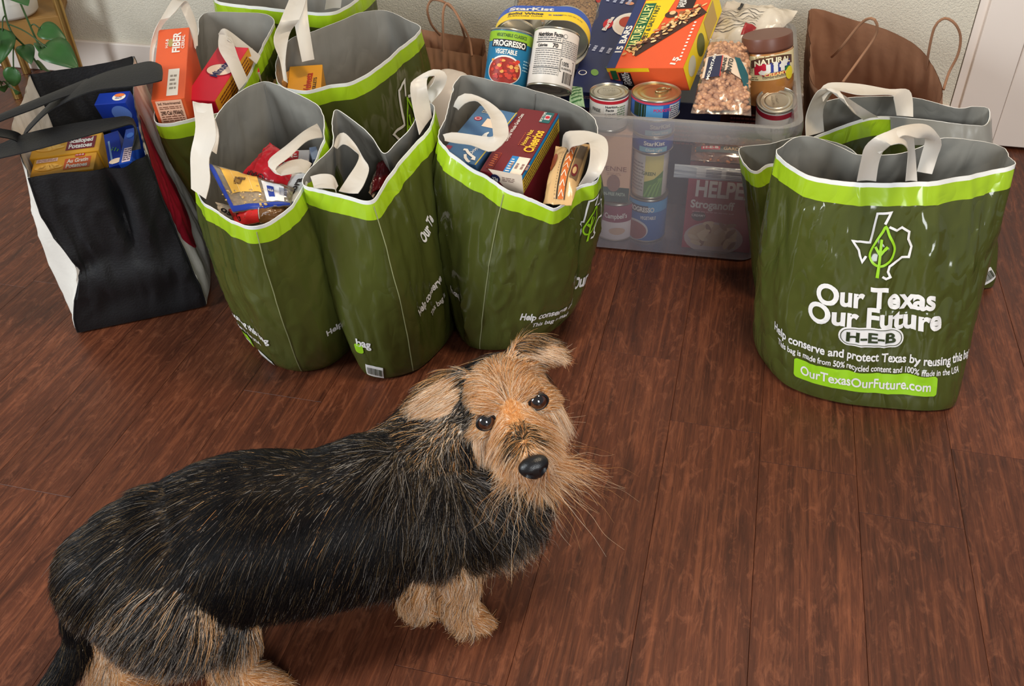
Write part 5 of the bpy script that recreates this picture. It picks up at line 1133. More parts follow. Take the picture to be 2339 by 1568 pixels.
j.text('PEANUT BUTTER SPREAD', 16, l0 + L * .16, .05, .004, C((110, 90, 70)), .0, .0016); j.text('CONTAINS 90% PEANUTS', 16, l0 + L * .105, .05, .004, C((110, 90, 70)), .0, .0016); j.oval(52, l0 + L * .15, .02, .026, C((226, 206, 40)), lift=.0024)
j.oval(48, l0 + L * .34, .018, .012, C((50, 120, 60)), lift=.0022); j.lines(-44, l0 + L * .5, .014, L * .4, 10, C((90, 76, 66))); j.lines(-40, l0 + L * .10, .03, .008, 2, C((110, 96, 80)))

# ================================================================== white sacks, plant stand
WS = film_mat('white_sack_film', (226, 212, 202), 0.4, 0.06)
def blob(name, label, cat, c, rx, ry, rz, m, seed, group=None, ax=None):
    V = []; n, k = 40, 24
    for i in range(k + 1):
        th = math.pi * i / k
        for j_ in range(n):
            ph = 2 * math.pi * j_ / n; d = np.array([math.copysign(abs(math.cos(ph)) ** .7, math.cos(ph)) * math.sin(th) ** .6, math.copysign(abs(math.sin(ph)) ** .7, math.sin(ph)) * math.sin(th) ** .6, math.copysign(abs(math.cos(th)) ** .7, math.cos(th))])
            w_ = 1 + .03 * mnoise.noise(Vector((d * 2 + seed).tolist())); V.append(np.asarray(c) + (BU * d[0] * rx + BN * d[1] * ry + EZ * d[2] * rz) * w_)
    Fc = [(i * n + j_, (i + 1) * n + j_, (i + 1) * n + (j_ + 1) % n, i * n + (j_ + 1) % n) for i in range(k) for j_ in range(n)]
    o = obj(name, V, Fc, m); return tag(o, label, cat, group)
q = P(1040, 195, .20); blob('white_sack', 'round white sack behind the green bags, by the kraft bag', 'sack', (-.125, 1.955, .155), .058, .085, .152, WS, 1, 'white sacks')
q = P(1020, 285, .17); blob('white_sack', 'smooth white sack wedged between two green bags and the bin', 'sack', (-.135, 1.785, .118), .050, .075, .115, WS, 5, 'white sacks')

BRASS = mat('brushed_brass', (186, 150, 88), 0.32, 0.5, 0.85, var=0.08, vscale=40)
OAK = mat('tan_wood', (150, 112, 60), 0.5, 0.3, var=0.15, vscale=18)
g = P(40, 225); st = thing('plant_stand', 'brass-legged plant stand with a tan wooden shelf by the wall', 'plant stand', (g[0], g[1], 0))
legs = [((42, 226, 0), (-12, 0, .42)), ((186, 180, .06), (122, 0, .36)), ((46, 150, .16), (20, 60, .32))]
la = P(42, 224, 0); lb = P(196, 205, 0); dd = lb - la; back = nrm(np.array([-dd[1], dd[0], 0])) * .20
for k_, p0 in enumerate((la, lb, la + back, lb + back)):
    obj('leg', *tube([p0 + EZ * .001, p0 + EZ * .70], .0125, 14), BRASS, st)
sh = .150
obj('shelf_rail', *boxm(la + EZ * sh - nrm(back) * .008, dd, nrm(back) * .016, EZ * .075), OAK, st, smooth=False, bevel=.002)
obj('shelf_rail', *boxm(la + back + EZ * sh - nrm(back) * .008, dd, nrm(back) * .016, EZ * .075), OAK, st, smooth=False, bevel=.002)
obj('shelf_board', *boxm(la + EZ * (sh + .064), dd, back, EZ * .012), OAK, st, smooth=False, bevel=.002)
pc_ = la * .72 + lb * .28 + back * .22 + EZ * (sh + .0765); pot = thing('potted_plant', 'trailing pothos in a white ribbed pot on the plant stand', 'plant', tuple(pc_))
PRF = [(.04, 0), (.066, .003), (.074, .012), (.078, .04)] + [(.079 + .0012 * (i % 2) + .001 * i / 4, .045 + .006 * i) for i in range(14)] + [(.084, .13), (.078, .131), (.076, .12)]
obj('pot', *lathe(PRF, pc_, EZ, 48), mat('white_glaze', (222, 218, 208), 0.5, 0.4, var=0.05, vscale=40), pot)
obj('soil', *lathe([(.076, .118), (.0005, .121)], pc_, EZ, 32), mat('soil', (50, 36, 26), 0.95, bump=.5), pot)
LEAF = mat('pothos_leaf', (52, 92, 44), 0.35, 0.45, var=0.3, vscale=25); STEM = mat('pothos_stem', (44, 70, 30), 0.5); 
def leaf(parent, base, d, nvec, size, wid=.78):
    d = nrm(d); nvec = nrm(np.asarray(nvec, float) - d * (np.asarray(nvec, float) @ d)); s_ = np.cross(d, nvec); V = []; Fc = []; n = 14
    for i in range(n + 1):
        t_ = i / n; w_ = wid * .5 * size * (math.sin(math.pi * t_ ** .62) ** .75 if 0 < t_ < 1 else 0)
        c = base + d * size * (t_ - (.10 if i == 0 else 0) * 0) + nvec * size * (.10 * math.sin(math.pi * t_) - .12 * t_ ** 2)
        for k_ in (-1, -.5, 0, .5, 1): V.append(c + s_ * w_ * k_ + nvec * abs(k_) * w_ * .18 - d * size * .07 * abs(k_) * (1 - t_) ** 3)
    for i in range(n):
        for k_ in range(4): q_ = i * 5 + k_; Fc.append((q_, q_ + 1, q_ + 6, q_ + 5))
    o = obj('leaf', V, Fc, LEAF, parent); so = o.modifiers.new('t', 'SOLIDIFY'); so.thickness = .0008; return o
def vine(pts, leaves, r=.0026):
    pth, _ = catmull([W3(p_) for p_ in pts], 40); obj('stem', *tube(pth, r, 7), STEM, pot)
    for t_, px_, py_, z_, sz in leaves:
        b_ = pth[int(t_ * 39)]; tip = P(px_, py_, z_); pt, _ = catmull([b_, b_ * .5 + (tip - nrm(tip - b_) * sz) * .5 + EZ * .01, tip - nrm(tip - b_) * sz * .95], 10)
        if np.linalg.norm(tip - b_) > sz * 1.15: obj('stem', *tube(pt, r * .7, 6), STEM, pot)
        b0 = tip - nrm(tip - b_) * sz; leaf(pot, b0, tip - b0, nrm(CAM - tip) * .7 + EZ * .5, sz)
top = pc_ + EZ * .115
fr = nrm(np.array([CAM[0], CAM[1], 0]) - np.array([top[0], top[1], 0]))
edge = top + fr * .084 + EZ * .012
vine([('w', *(top)), ('w', *edge), (20, 60, .27), (60, 110, .20), (95, 160, .13)], [(.55, -8, 146, .20, .095), (.62, 175, 150, .20, .105), (.80, 70, 143, .18, .06), (.98, 118, 166, .10, .07), (.72, 28, 200, .10, .06), (.3, 60, 6, .36, .07), (.2, 10, -10, .40, .07)])
vine([('w', *(top)), ('w', *(edge + EU * .03)), (85, 95, .24), (100, 115, .2)], [(.7, 150, 88, .24, .07), (.9, 92, 118, .22, .05), (.98, 168, 120, .19, .07)])
vine([('w', *(top)), ('w', *(edge - EU * .05)), (-15, 150, .2), (5, 190, .12)], [(.9, 8, 205, .07, .06), (.6, -5, 100, .26, .06), (.98, 40, 212, .06, .06)])
# ================================================================== the dog
def uvs(c, rad, R=None, n=20, k=14):
    R = np.eye(3) if R is None else R; V = []
    for i in range(k + 1):
        th = math.pi * i / k
        for j in range(n):
            ph = 2 * math.pi * j / n; d = np.array([math.sin(th) * math.cos(ph) * rad[0], math.sin(th) * math.sin(ph) * rad[1], math.cos(th) * rad[2]]); V.append(np.asarray(c) + R @ d)
    return V, [(i * n + j, (i + 1) * n + j, (i + 1) * n + (j + 1) % n, i * n + (j + 1) % n) for i in range(k) for j in range(n)]
rumpP, midP, shP = P(262, 1296, .185), P(560, 1222, .180), P(905, 1150, .182)
fwdB = nrm((shP - rumpP) * np.array([1, 1, 0])); sideB = np.cross(EZ, fwdB)          # sideB: away from the camera
# head frame
EYE = P(1168, 936, .325)
cdir = nrm(CAM - EYE); sdn = .366 * RGT + .93 * DWN; sdn = nrm(sdn - cdir * (sdn @ cdir)); hx = nrm(np.cross(cdir, sdn))
if hx @ RGT < 0: hx = -hx
A_ = math.radians(37); hy = nrm(math.cos(A_) * cdir + math.sin(A_) * sdn); hz = -np.cross(hx, hy)
HR = np.stack([hx, hy, hz], 1); H0 = EYE - HR @ np.array([0, .046, .010])
def hd(x, y, z): return H0 + HR @ np.array([x, y, z])
segs = []      # (a, b, ra, rb, region)
def limb(pts, rad, region, n=14, sm=12):
    pth, _ = catmull([np.concatenate([p, [r]]) for p, r in zip(pts, rad)], sm)
    for i in range(len(pth) - 1): segs.append((pth[i][:3], pth[i + 1][:3], pth[i][3], pth[i + 1][3], region))
    v, f = tube(pth[:, :3], pth[:, 3], n); e = [uvs(pth[i][:3], [pth[i][3]] * 3) for i in (0, -1)]
    return merge((v, f), *e)
dog_parts = []
spine = [P(282, 1308, .175), rumpP + fwdB * .05, P(420, 1274, .172), midP, P(740, 1200, .172), shP, P(985, 1155, .180)]
dog_parts.append(limb(spine, [.076, .092, .102, .106, .100, .098, .080], 'trunk', 20, 18))
dog_parts.append(limb([P(930, 1125, .19), (P(940, 1100, .205) + hd(0, -.065, -.055)) / 2 + sideB * .01, hd(0, -.055, -.038), hd(0, -.012, -.012)], [.086, .072, .056, .046], 'neck', 18, 10))
dog_parts.append(limb([P(960, 1150, .172), P(1060, 1150, .172), P(1125, 1155, .168)], [.086, .076, .058], 'chest', 16, 6))
# legs
nf = P(1078, 1436, .018); ff = P(972, 1402, .018)
dog_parts.append(limb([P(985, 1215, .155), P(1035, 1270, .115), P(1045, 1342, .065), P(1062, 1394, .026)], [.048, .036, .025, .021], 'foreleg', 12, 10))
dog_parts.append(limb([P(1052, 1386, .022), P(1078, 1408, .018), P(1096, 1418, .014)], [.021, .022, .016], 'paw', 12, 5))
dog_parts.append(limb([shP + sideB * .03 - EZ * .03, P(945, 1275, .10), P(950, 1335, .060), P(954, 1368, .026)], [.046, .034, .025, .021], 'foreleg', 12, 10))
dog_parts.append(limb([P(948, 1364, .020), P(964, 1378, .018), P(980, 1386, .014)], [.020, .021, .016], 'paw', 12, 5))
dog_parts.append(limb([P(390, 1345, .155), P(455, 1400, .122), P(520, 1445, .090), P(500, 1500, .062), P(545, 1538, .024)], [.092, .078, .044, .023, .018], 'hindleg', 14, 12))
dog_parts.append(limb([P(545, 1536, .020), P(590, 1552, .018), P(622, 1560, .014)], [.020, .022, .016], 'paw', 12, 5))
dog_parts.append(limb([P(300, 1345, .160), P(285, 1405, .115), P(272, 1450, .085), P(250, 1500, .055), P(272, 1545, .022)], [.062, .046, .032, .023, .019], 'hindleg', 14, 12))
dog_parts.append(limb([P(272, 1545, .020), P(305, 1556, .018), P(330, 1564, .014)], [.020, .022, .016], 'paw', 12, 5))
dog_parts.append(limb([P(232, 1275, .200), P(196, 1325, .175), P(182, 1390, .145), P(186, 1455, .105), P(145, 1535, .070), P(80, 1610, .045)], [.030, .024, .021, .019, .016, .010], 'tail', 10, 16))
# head
dog_parts.append(uvs(H0, (.053, .056, .050), HR)); segs.append((hd(-.02, 0, 0), hd(.02, 0, 0), .05, .05, 'head'))
for s_ in (-1, 1):
    dog_parts.append(uvs(hd(s_ * .031, .016, -.020), (.030, .032, .030), HR)); segs.append((hd(s_ * .030, .016, -.02), hd(s_ * .034, .016, -.026), .03, .03, 'cheek'))
    dog_parts.append(uvs(hd(s_ * .027, .040, .024), (.018, .014, .012), HR)); segs.append((hd(s_ * .022, .040, .025), hd(s_ * .034, .036, .024), .014, .014, 'brow'))
dog_parts.append(limb([hd(0, .030, -.010), hd(0, .065, -.020), hd(0, .090, -.027), hd(0, .104, -.030)], [.036, .029, .024, .019], 'muzzle', 16, 8))
dog_parts.append(limb([hd(0, .030, -.040), hd(0, .066, -.048), hd(0, .088, -.050)], [.024, .019, .014], 'jaw', 12, 6))
def ear(pts, wid, thick, region):
    V = []; n = 14; pth, _ = catmull([np.concatenate([p, [w]]) for p, w in zip(pts, wid)], 8); T = np.gradient(pth[:, :3], axis=0)
    for i, p in enumerate(pth):
        t_ = nrm(T[i]); nb = nrm(hy * .75 + hz * .25 - t_ * ((hy * .75 + hz * .25) @ t_)); wv = np.cross(t_, nb)
        for j in range(n): q = 2 * math.pi * j / n; V.append(p[:3] + wv * p[3] * math.cos(q) + nb * thick * math.sin(q))
        if i: segs.append((pth[i - 1][:3], p[:3], p[3] * .6, p[3] * .6, region))
    k = len(pth); Fc = [(i * n + j, i * n + (j + 1) % n, (i + 1) * n + (j + 1) % n, (i + 1) * n + j) for i in range(k - 1) for j in range(n)]
    return V, Fc + [tuple(reversed(range(n))), tuple((k - 1) * n + j for j in range(n))]
dog_parts.append(ear([hd(-.040, -.012, .018), hd(-.066, -.016, .022), hd(-.094, -.020, .022), hd(-.118, -.026, .020)], [.032, .036, .026, .007], .0075, 'earL'))
dog_parts.append(ear([hd(.036, -.012, .032), hd(.052, -.014, .040), hd(.068, -.012, .036), hd(.080, -.004, .022)], [.024, .025, .018, .006], .0075, 'earR'))
V, Fc = merge(*dog_parts)
me = bpy.data.meshes.new('tmp'); me.from_pydata([tuple(map(float, p)) for p in V], [], Fc); tmp = bpy.data.objects.new('tmp', me); COL.objects.link(tmp)
rm = tmp.modifiers.new('r', 'REMESH'); rm.mode = 'VOXEL'; rm.voxel_size = .0052; rm.use_smooth_shade = True
sm_ = tmp.modifiers.new('s', 'SMOOTH'); sm_.iterations = 12; sm_.factor = .5
dg = bpy.context.evaluated_depsgraph_get(); ev = tmp.evaluated_get(dg).to_mesh()
DV = np.zeros(len(ev.vertices) * 3); ev.vertices.foreach_get('co', DV); DV = DV.reshape(-1, 3)
ev.calc_loop_triangles(); DT = np.zeros(len(ev.loop_triangles) * 3, np.int32); ev.loop_triangles.foreach_get('vertices', DT); DT = DT.reshape(-1, 3)
tmp.evaluated_get(dg).to_mesh_clear(); bpy.data.objects.remove(tmp)
DV[:, 2] = np.maximum(DV[:, 2], .002)
c0 = (rumpP + shP) / 2; dog = thing('dog', 'small scruffy black and tan terrier looking up from the wooden floor', 'dog', (c0[0], c0[1], 0))

# regions, flow and colour of the coat
REG = ['trunk', 'neck', 'chest', 'foreleg', 'paw', 'hindleg', 'tail', 'head', 'cheek', 'brow', 'muzzle', 'jaw', 'earL', 'earR']
SA = np.array([s[0] for s in segs]); SB = np.array([s[1] for s in segs]); SRa = np.array([s[2] for s in segs]); SRb = np.array([s[3] for s in segs]); SR = np.array([REG.index(s[4]) for s in segs])
def nearest(Q):
    out_r = np.zeros(len(Q), int); dirs = np.zeros((len(Q), 3)); par = np.zeros(len(Q))
    D = SB - SA; DD = (D ** 2).sum(1) + 1e-12
    for i in range(0, len(Q), 4000):
        q = Q[i:i + 4000]; w = q[:, None] - SA[None]; t = np.clip((w * D[None]).sum(2) / DD[None], 0, 1)
        d = np.linalg.norm(w - t[..., None] * D[None], axis=2) - (SRa[None] * (1 - t) + SRb[None] * t); k = d.argmin(1)
        out_r[i:i + 4000] = SR[k]; dirs[i:i + 4000] = D[k] / np.sqrt(DD[k])[:, None]
    return out_r, dirs
def vnoise(Q, s, o=0.0): return np.array([mnoise.noise(Vector((float(a[0]) * s + o, float(a[1]) * s - o, float(a[2]) * s + 2 * o))) for a in Q])
LC = lambda *c: np.array([lin(x)[:3] for x in c])
PAL = {'black': LC((14, 12, 13), (20, 17, 17), (26, 21, 19), (12, 11, 12)), 'sable': LC((84, 66, 42), (104, 84, 56), (62, 50, 36)), 'grey': LC((132, 124, 116), (158, 148, 136), (104, 98, 96)),
       'tan': LC((206, 152, 98), (188, 130, 76), (220, 172, 120)), 'cream': LC((232, 202, 170), (218, 184, 150), (242, 220, 194)), 'orange': LC((200, 130, 66), (184, 112, 52), (212, 146, 84))}
def pick(name, n): p = PAL[name]; return p[RNG.integers(0, len(p), n)]
def coat(Q, reg, lo):
    """per-strand colour, length, lift, wave and flow from place on the body"""
    n = len(Q); col = np.zeros((n, 3)); L = np.full(n, .03); lift = np.full(n, .3); wave = np.zeros(n); flow = np.zeros((n, 3)); r = RNG.random(n); r2 = RNG.random(n); dn = np.array([0, 0, -1.0])
    H = (Q - H0) @ HR; al = (Q - rumpP) @ fwdB; z = Q[:, 2]; nz = vnoise(Q, 18); R_ = lambda s: reg == REG.index(s)
    def mixc(mask, spec):
        idx = np.where(mask)[0]; x = RNG.random(len(idx)); acc = 0
        tot = sum(np.broadcast_to(w[idx] if isinstance(w, np.ndarray) else w, len(idx)) for _, w in spec)
        for nm, w in spec:
            w = np.broadcast_to(w[idx] if isinstance(w, np.ndarray) else w, len(idx)) / tot; s_ = (x >= acc) & (x < acc + w + 1e-9); col[idx[s_]] = pick(nm, s_.sum()); acc = acc + w
    # trunk
    m_ = R_('trunk') | R_('chest'); hip = np.clip((.16 - al) / .16, 0, 1); low = np.clip((.16 - z) / .08, 0, 1); front = np.clip((al - .28) / .14, 0, 1)
    mixc(m_, [('black', .88 - .12 * low - .10 * hip - .2 * front), ('sable', .09 + .14 * hip + .12 * front), ('grey', .02 + .15 * hip * (low + .25) + np.clip(.18 + .4 * nz, 0, .5) * front + .03 * low), ('tan', .003 + .02 * low)])
    side = np.sign((Q - (rumpP + shP) / 2) @ sideB); flow[m_] = (-fwdB * (1.0 - .5 * front[m_])[:, None] * (.55 + .45 * hip[m_])[:, None] + dn * (.75 + .3 * front[m_])[:, None])
    L[m_] = .042 + .012 * low[m_] + .018 * front[m_]; lift[m_] = .15; wave[m_] = .2 + .8 * front[m_]
    m_ = R_('chest'); L[m_] = .062; wave[m_] = 1.4; flow[m_] = dn * 1.0 + fwdB * .25; lift[m_] = .3
    lowc = m_ & (z < .165 + .03 * nz); mixc(lowc, [('tan', .50), ('grey', .14), ('black', .14), ('cream', .36)])
    # neck
    m_ = R_('neck'); top = np.clip((z - .24) / .05, 0, 1) * (H[:, 0] < 0); mixc(m_, [('black', np.clip(.42 - 1.1 * nz + .5 * top, .12, 1.2)), ('sable', .22), ('grey', np.clip(.24 + .5 * nz, .03, .7)), ('tan', .10), ('cream', np.clip(.05 + .3 * nz, 0, .3))]); L[m_] = .056; wave[m_] = 1.5; lift[m_] = .18
    flow[m_] = dn * .9 - fwdB * .35 - hy * .1
    # legs
    m_ = R_('foreleg'); up = np.clip((z - .115 + .08 * nz) / .06, 0, 1); mixc(m_, [('tan', .75 - .6 * up), ('cream', .45 - .38 * up), ('grey', .08 + .30 * up), ('black', .06 + .60 * up)]); flow[m_] = (lo[m_] * .7 + dn * .5 - fwdB * .45) * (1 - up[m_])[:, None] + (dn * 1.0 - fwdB * .35) * up[m_][:, None]; L[m_] = .050; wave[m_] = 1.4; lift[m_] = .22
    m_ = R_('hindleg'); up = np.clip((z - .080 + .10 * nz) / .07, 0, 1); rear = np.clip((.03 - al) / .05, 0, 1) * np.clip((.145 - z) / .04, 0, 1); mixc(m_, [('tan', .62 - .58 * up + .3 * rear), ('cream', .42 - .40 * up + .4 * rear), ('grey', .10 + .26 * up), ('black', .05 + .66 * up * (1 - .6 * rear)), ('sable', .05 + .12 * up)]); tf = -fwdB * .9 + dn * .75; flow[m_] = (lo[m_] * .6 + dn * .6 - fwdB * .4) * (1 - up[m_])[:, None] + tf * up[m_][:, None]; L[m_] = .046 + .012 * rear[m_]; lift[m_] = .18; wave[m_] = .7
    m_ = R_('paw'); mixc(m_, [('tan', .6), ('cream', .3), ('orange', .25)]); flow[m_] = fwdB * .7 + dn * .4; L[m_] = .021; lift[m_] = .2; wave[m_] = .9
    m_ = R_('tail'); mixc(m_, [('black', .9), ('sable', .1)]); flow[m_] = lo[m_]; L[m_] = .034; lift[m_] = .3
    # head
    m_ = R_('head'); back = np.clip((.015 - H[:, 1]) / .05, 0, 1); sidec = np.clip((np.abs(H[:, 0]) - .030) / .02, 0, 1)
    mixc(m_, [('tan', .55 - .3 * back), ('cream', .42 - .2 * back), ('orange', .22 - .18 * back), ('black', .03 + .22 * back + .18 * sidec * back + 1.6 * np.clip((-H[:, 0] - .034) / .01, 0, 1) * np.clip((.03 - H[:, 1]) / .03, 0, 1)), ('grey', .06 + .22 * back), ('sable', .04 + .22 * back)])
    flow[m_] = -hy * .7 + hz * .15 + hx * (np.sign(H[m_, 0]) * np.clip(np.abs(H[m_, 0]) / .03, 0, 1) * .9)[:, None] - hz * (np.clip(np.abs(H[m_, 0]) / .05, 0, 1) * .8)[:, None]; L[m_] = .022; lift[m_] = .30; wave[m_] = .3
    m_ = R_('cheek'); mixc(m_, [('cream', .85), ('tan', .28), ('orange', .05), ('black', .02)]); flow[m_] = -hz * 1.0 + hx * (np.sign(H[m_, 0]) * .25)[:, None] + dn * .6; L[m_] = .054; lift[m_] = .20; wave[m_] = .6
    m_ = R_('brow'); mixc(m_, [('tan', .5), ('cream', .35), ('orange', .3), ('black', .04)]); flow[m_] = hz * .4 - hy * .5 + hx * (np.sign(H[m_, 0]) * .7)[:, None]; L[m_] = .017; lift[m_] = .38
    m_ = R_('muzzle'); br = np.clip((.016 - np.abs(H[:, 0])) / .012, 0, 1) * np.clip((H[:, 2] + .012) / .012, 0, 1); dark = br * np.clip((H[:, 1] - .070) / .018, 0, 1)
    mixc(m_, [('orange', .22 + .22 * br), ('tan', .45), ('cream', .45 * (1 - br)), ('black', 3.0 * dark), ('sable', 1.4 * dark)])
    flow[m_] = -hy * .35 + hz * (.45 * br[m_])[:, None] - hz * (1.7 * (1 - br[m_]))[:, None] + hx * (np.sign(H[m_, 0]) * .25 * (1 - br[m_]))[:, None]; L[m_] = .009 + .036 * (1 - br[m_]) ** 1.5; lift[m_] = .18; wave[m_] = .6; flow[m_] += dn * (.9 * (1 - br[m_]))[:, None]
    low_m = m_ & (H[:, 2] < -.030); L[low_m] = .066 * (.6 + .5 * r2[low_m]); lift[low_m] = .08; flow[low_m] += dn * 2.2
    m_ = R_('jaw'); mixc(m_, [('tan', .5), ('cream', .5), ('orange', .2)]); flow[m_] = -hz * 1.0 + hy * .15 + hx * (np.sign(H[m_, 0]) * .06)[:, None] + dn * 2.4; L[m_] = .105 * (.45 + .65 * r2[m_]); lift[m_] = .10; wave[m_] = 1.6
    for s_, tipd in (('earL', nrm(hd(-.118, -.026, .020) - hd(-.05, -.012, .02))), ('earR', nrm(hd(.08, -.004, .022) - hd(.04, -.012, .036)))):
        m_ = R_(s_); fr = ((Q - H0) @ hy > -.019 + .0 * nz) if s_ == 'earL' else (H[:, 1] > -.010)
        mixc(m_ & fr, [('cream', .75), ('tan', .35), ('black', .05)]); mixc(m_ & ~fr, [('sable', .35), ('tan', .35), ('black', .25), ('grey', .1)]); flow[m_] = tipd; L[m_] = .024; lift[m_] = .28; wave[m_] = .3
    sp = (H[:, 0] < -.041) & (H[:, 1] < .030) & (H[:, 1] > -.04) & (H[:, 2] > -.03) & (H[:, 2] < .05) & (R_('head') | R_('cheek') | R_('brow')); mixc(sp, [('black', .6), ('grey', .2), ('sable', .2), ('cream', .08)])
    L *= .7 + .5 * r; longs = r2 > .97; L[longs] *= 1.35
    return col, L, lift, wave, flow
def tri_sample(n):
    a, b, c = DV[DT[:, 0]], DV[DT[:, 1]], DV[DT[:, 2]]; cr = np.cross(b - a, c - a); ar = np.linalg.norm(cr, axis=1)
    tr, _ = nearest((a + b + c) / 3); wt = np.ones(len(REG)); 
    for nm, w in (('head', 3.6), ('cheek', 3.8), ('brow', 4.0), ('muzzle', 4.4), ('jaw', 3.6), ('earL', 2.0), ('earR', 2.0), ('neck', 1.2)): wt[REG.index(nm)] = w
    p = ar * wt[tr]; ti = RNG.choice(len(DT), n, p=p / p.sum()); u, v = RNG.random(n), RNG.random(n); s_ = u + v > 1; u[s_], v[s_] = 1 - u[s_], 1 - v[s_]
    return a[ti] + (b - a)[ti] * u[:, None] + (c - a)[ti] * v[:, None], cr[ti] / ar[ti][:, None]
EYES = [hd(s_ * .0345, .0470, .0095) for s_ in (-1, 1)]; NOSE = hd(0, .1205, -.025)
NS = 215000
Q, Nq = tri_sample(NS)
ok = Q[:, 2] > .004
for e in EYES: ok &= np.linalg.norm(Q - e, axis=1) > .0142
ok &= np.linalg.norm(Q - NOSE, axis=1) > .0165
Q, Nq = Q[ok], Nq[ok]; reg, lo = nearest(Q); col, L, lift, wave, flow = coat(Q, reg, lo)
d_eye = np.minimum(*[np.linalg.norm(Q - e, axis=1) for e in EYES]); L *= np.clip((d_eye - .004) / .022, .30, 1)
d_n = np.linalg.norm(Q - NOSE, axis=1); L *= np.clip((d_n - .006) / .03, .25, 1)
KP = 7
from mathutils.kdtree import KDTree
def strands(Q, Nq, L, lift, wave, flow, ph):
    f = flow - Nq * (flow * Nq).sum(1)[:, None]; f /= np.linalg.norm(f, axis=1)[:, None] + 1e-9; b = np.cross(Nq, f); out_ = np.zeros((len(Q), KP, 3)); p = Q.copy(); out_[:, 0] = p
    for k in range(1, KP):
        t = k / (KP - 1); lf = lift * (1 - .75 * t); d = f * (1 - lf)[:, None] + Nq * lf[:, None] + np.array([0, 0, -.45 * t]); d /= np.linalg.norm(d, axis=1)[:, None]
        p = p + d * (L / (KP - 1))[:, None]; out_[:, k] = p
    tt = np.linspace(0, 1, KP)[None]; wv = np.sin(tt * (L / .0075)[:, None] * .9 + ph[:, None]) - np.sin(ph)[:, None]
    out_ += b[:, None] * (wv * (wave * .0032)[:, None] * tt ** .8)[..., None]
    return out_
clump = RNG.choice(len(Q), len(Q) // 26, replace=False); kd = KDTree(len(clump))
for i, j in enumerate(clump): kd.insert(Vector(Q[j].tolist()), i)
kd.balance(); ci = np.array([kd.find(Vector(q.tolist()))[1] for q in Q]); phc = RNG.random(len(clump)) * 6.28
jit = RNG.normal(size=flow.shape) * .11
S_ = strands(Q, Nq, L, lift, wave, flow + jit, phc[ci] + RNG.normal(size=len(Q)) * .35)
CS = strands(Q[clump], Nq[clump], L[clump], lift[clump], wave[clump], flow[clump] + jit[clump], phc)
cf = (np.where(RNG.random(len(Q)) < .12, .05, .45 + .3 * RNG.random(len(Q))))[:, None] * (np.linspace(0, 1, KP)[None] ** 1.3) * np.clip(wave + .35, 0, 1)[:, None] * .8
CSr = CS[ci]; S_ = S_ + (CSr - S_) * cf[..., None] * np.clip(1 - np.linalg.norm(CSr - S_, axis=2) / .03, 0, 1)[..., None]
S_[..., 2] = np.maximum(S_[..., 2], .0015)

# skin under the coat: the same colours, place by place
vr, vl = nearest(DV); vc, _, _, _, _ = coat(DV, vr, vl); vc[np.linalg.norm(DV - NOSE, axis=1) < .0215] = lin((30, 22, 20))[:3]
bme = bpy.data.meshes.new('body'); bme.from_pydata((DV - ORG[dog]).tolist(), [], DT.tolist()); bme.polygons.foreach_set('use_smooth', np.ones(len(bme.polygons), bool))
at = bme.color_attributes.new('coat', 'FLOAT_COLOR', 'POINT'); at.data.foreach_set('color', np.hstack([vc, np.ones((len(vc), 1))]).astype(np.float32).ravel())
M = bpy.data.materials.new('dog_skin'); M.use_nodes = True; N_ = M.node_tree.nodes; an = N_.new('ShaderNodeAttribute'); an.attribute_name = 'coat'; M.node_tree.links.new(an.outputs['Color'], N_['Principled BSDF'].inputs['Base Color']); N_['Principled BSDF'].inputs['Roughness'].default_value = .8
bme.materials.append(M); body = bpy.data.objects.new('body', bme); COL.objects.link(body); body.parent = dog; ORG[body] = ORG[dog]

hc = bpy.data.hair_curves.new('fur'); nS = len(S_); hc.add_curves([KP] * nS)
hc.attributes['position'].data.foreach_set('vector', (S_ - ORG[dog]).astype(np.float32).ravel())
face = np.isin(reg, [REG.index(x) for x in ('head', 'cheek', 'brow', 'muzzle', 'jaw', 'earL', 'earR')]); rad = (np.where(face, .00014, .00018) + .00008 * RNG.random(nS))[:, None] * (1 - .72 * np.linspace(0, 1, KP)[None] ** 1.5)
ra = hc.attributes.get('radius') or hc.attributes.new('radius', 'FLOAT', 'POINT'); ra.data.foreach_set('value', rad.astype(np.float32).ravel())
ca = hc.attributes.new('coat', 'FLOAT_COLOR', 'CURVE'); ca.data.foreach_set('color', np.hstack([col, np.ones((nS, 1))]).astype(np.float32).ravel())
M = bpy.data.materials.new('dog_fur'); M.use_nodes = True; N_ = M.node_tree.nodes; an = N_.new('ShaderNodeAttribute'); an.attribute_name = 'coat'; b_ = N_['Principled BSDF']
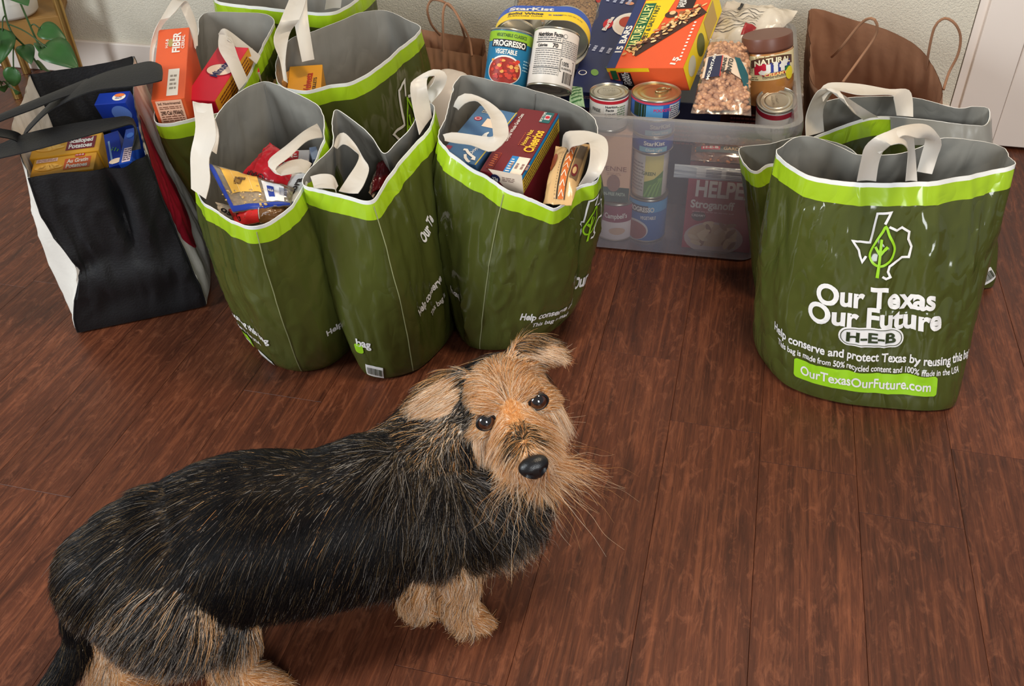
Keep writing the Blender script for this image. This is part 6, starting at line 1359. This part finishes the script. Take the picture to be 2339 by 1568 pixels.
M.node_tree.links.new(an.outputs['Color'], b_.inputs['Base Color']); b_.inputs['Roughness'].default_value = .38; b_.inputs['Specular IOR Level'].default_value = .14
hc.materials.append(M); fur = bpy.data.objects.new('fur', hc); COL.objects.link(fur); fur.parent = dog; tag(fur, 'shaggy black, grey and tan coat', kind='stuff')

DARK = mat('eye_dark', (20, 12, 10), 0.05, 0.6, coat=1.0); IRIS = mat('eye_brown', (66, 34, 20), 0.08, 0.6, var=.3, vscale=300, coat=1.0); RIMM = mat('eyelid', (24, 18, 18), 0.5); NOSEM = mat('nose_leather', (20, 18, 19), 0.32, 0.5, bump=.12, bscale=900)
for s_, e in zip((-1, 1), EYES):
    o = obj('eye', *uvs(e, (.0118, .0118, .0118), HR, 28, 18), IRIS, dog); look = nrm(CAM - e)
    obj('pupil', *lathe([(.0070, .0096), (.0056, .0105), (.0040, .0112), (.0020, .0118), (.0004, .0120)], e, look, 24), DARK, o)
    ring = [e + (hx * math.cos(q) * .0122 + hz * math.sin(q) * (.0106 if math.sin(q) > 0 else .0112)) + hy * .0042 for q in np.linspace(0, 2 * math.pi, 33)]
    obj('eyelid', *tube(ring, .0016, 8, False), RIMM, o)
Vn, Fn = uvs((0, 0, 0), (1, 1, 1), None, 28, 20); nv = []
for p in Vn:
    x, y, z = p; w = .0186 * (1 + .16 * z); q = np.array([x * w, y * .0125 + .002, z * .0142 - .0035 * max(0, -z) * (1 - abs(x))])
    for sx_ in (-1, 1):
        d = math.hypot((x - sx_ * .52) / .30, (z + .18) / .22)
        if y > 0 and d < 1: q[1] -= .0062 * (1 - d * d)
    if y > 0 and abs(x) < .12: q[1] -= .0016 * (1 - abs(x) / .12) * (1 if z < .3 else .2)
    nv.append(hd(0, .1185, -.0255) + HR @ q)
obj('nose', nv, Fn, NOSEM, dog)
lip = [hd(x, .106 - abs(x) * .35, -.0455 + .004 * math.cos(x * 90)) for x in np.linspace(-.016, .016, 12)]
obj('lip', *tube(lip, .0028, 8), mat('lip', (120, 84, 84), 0.5), dog)
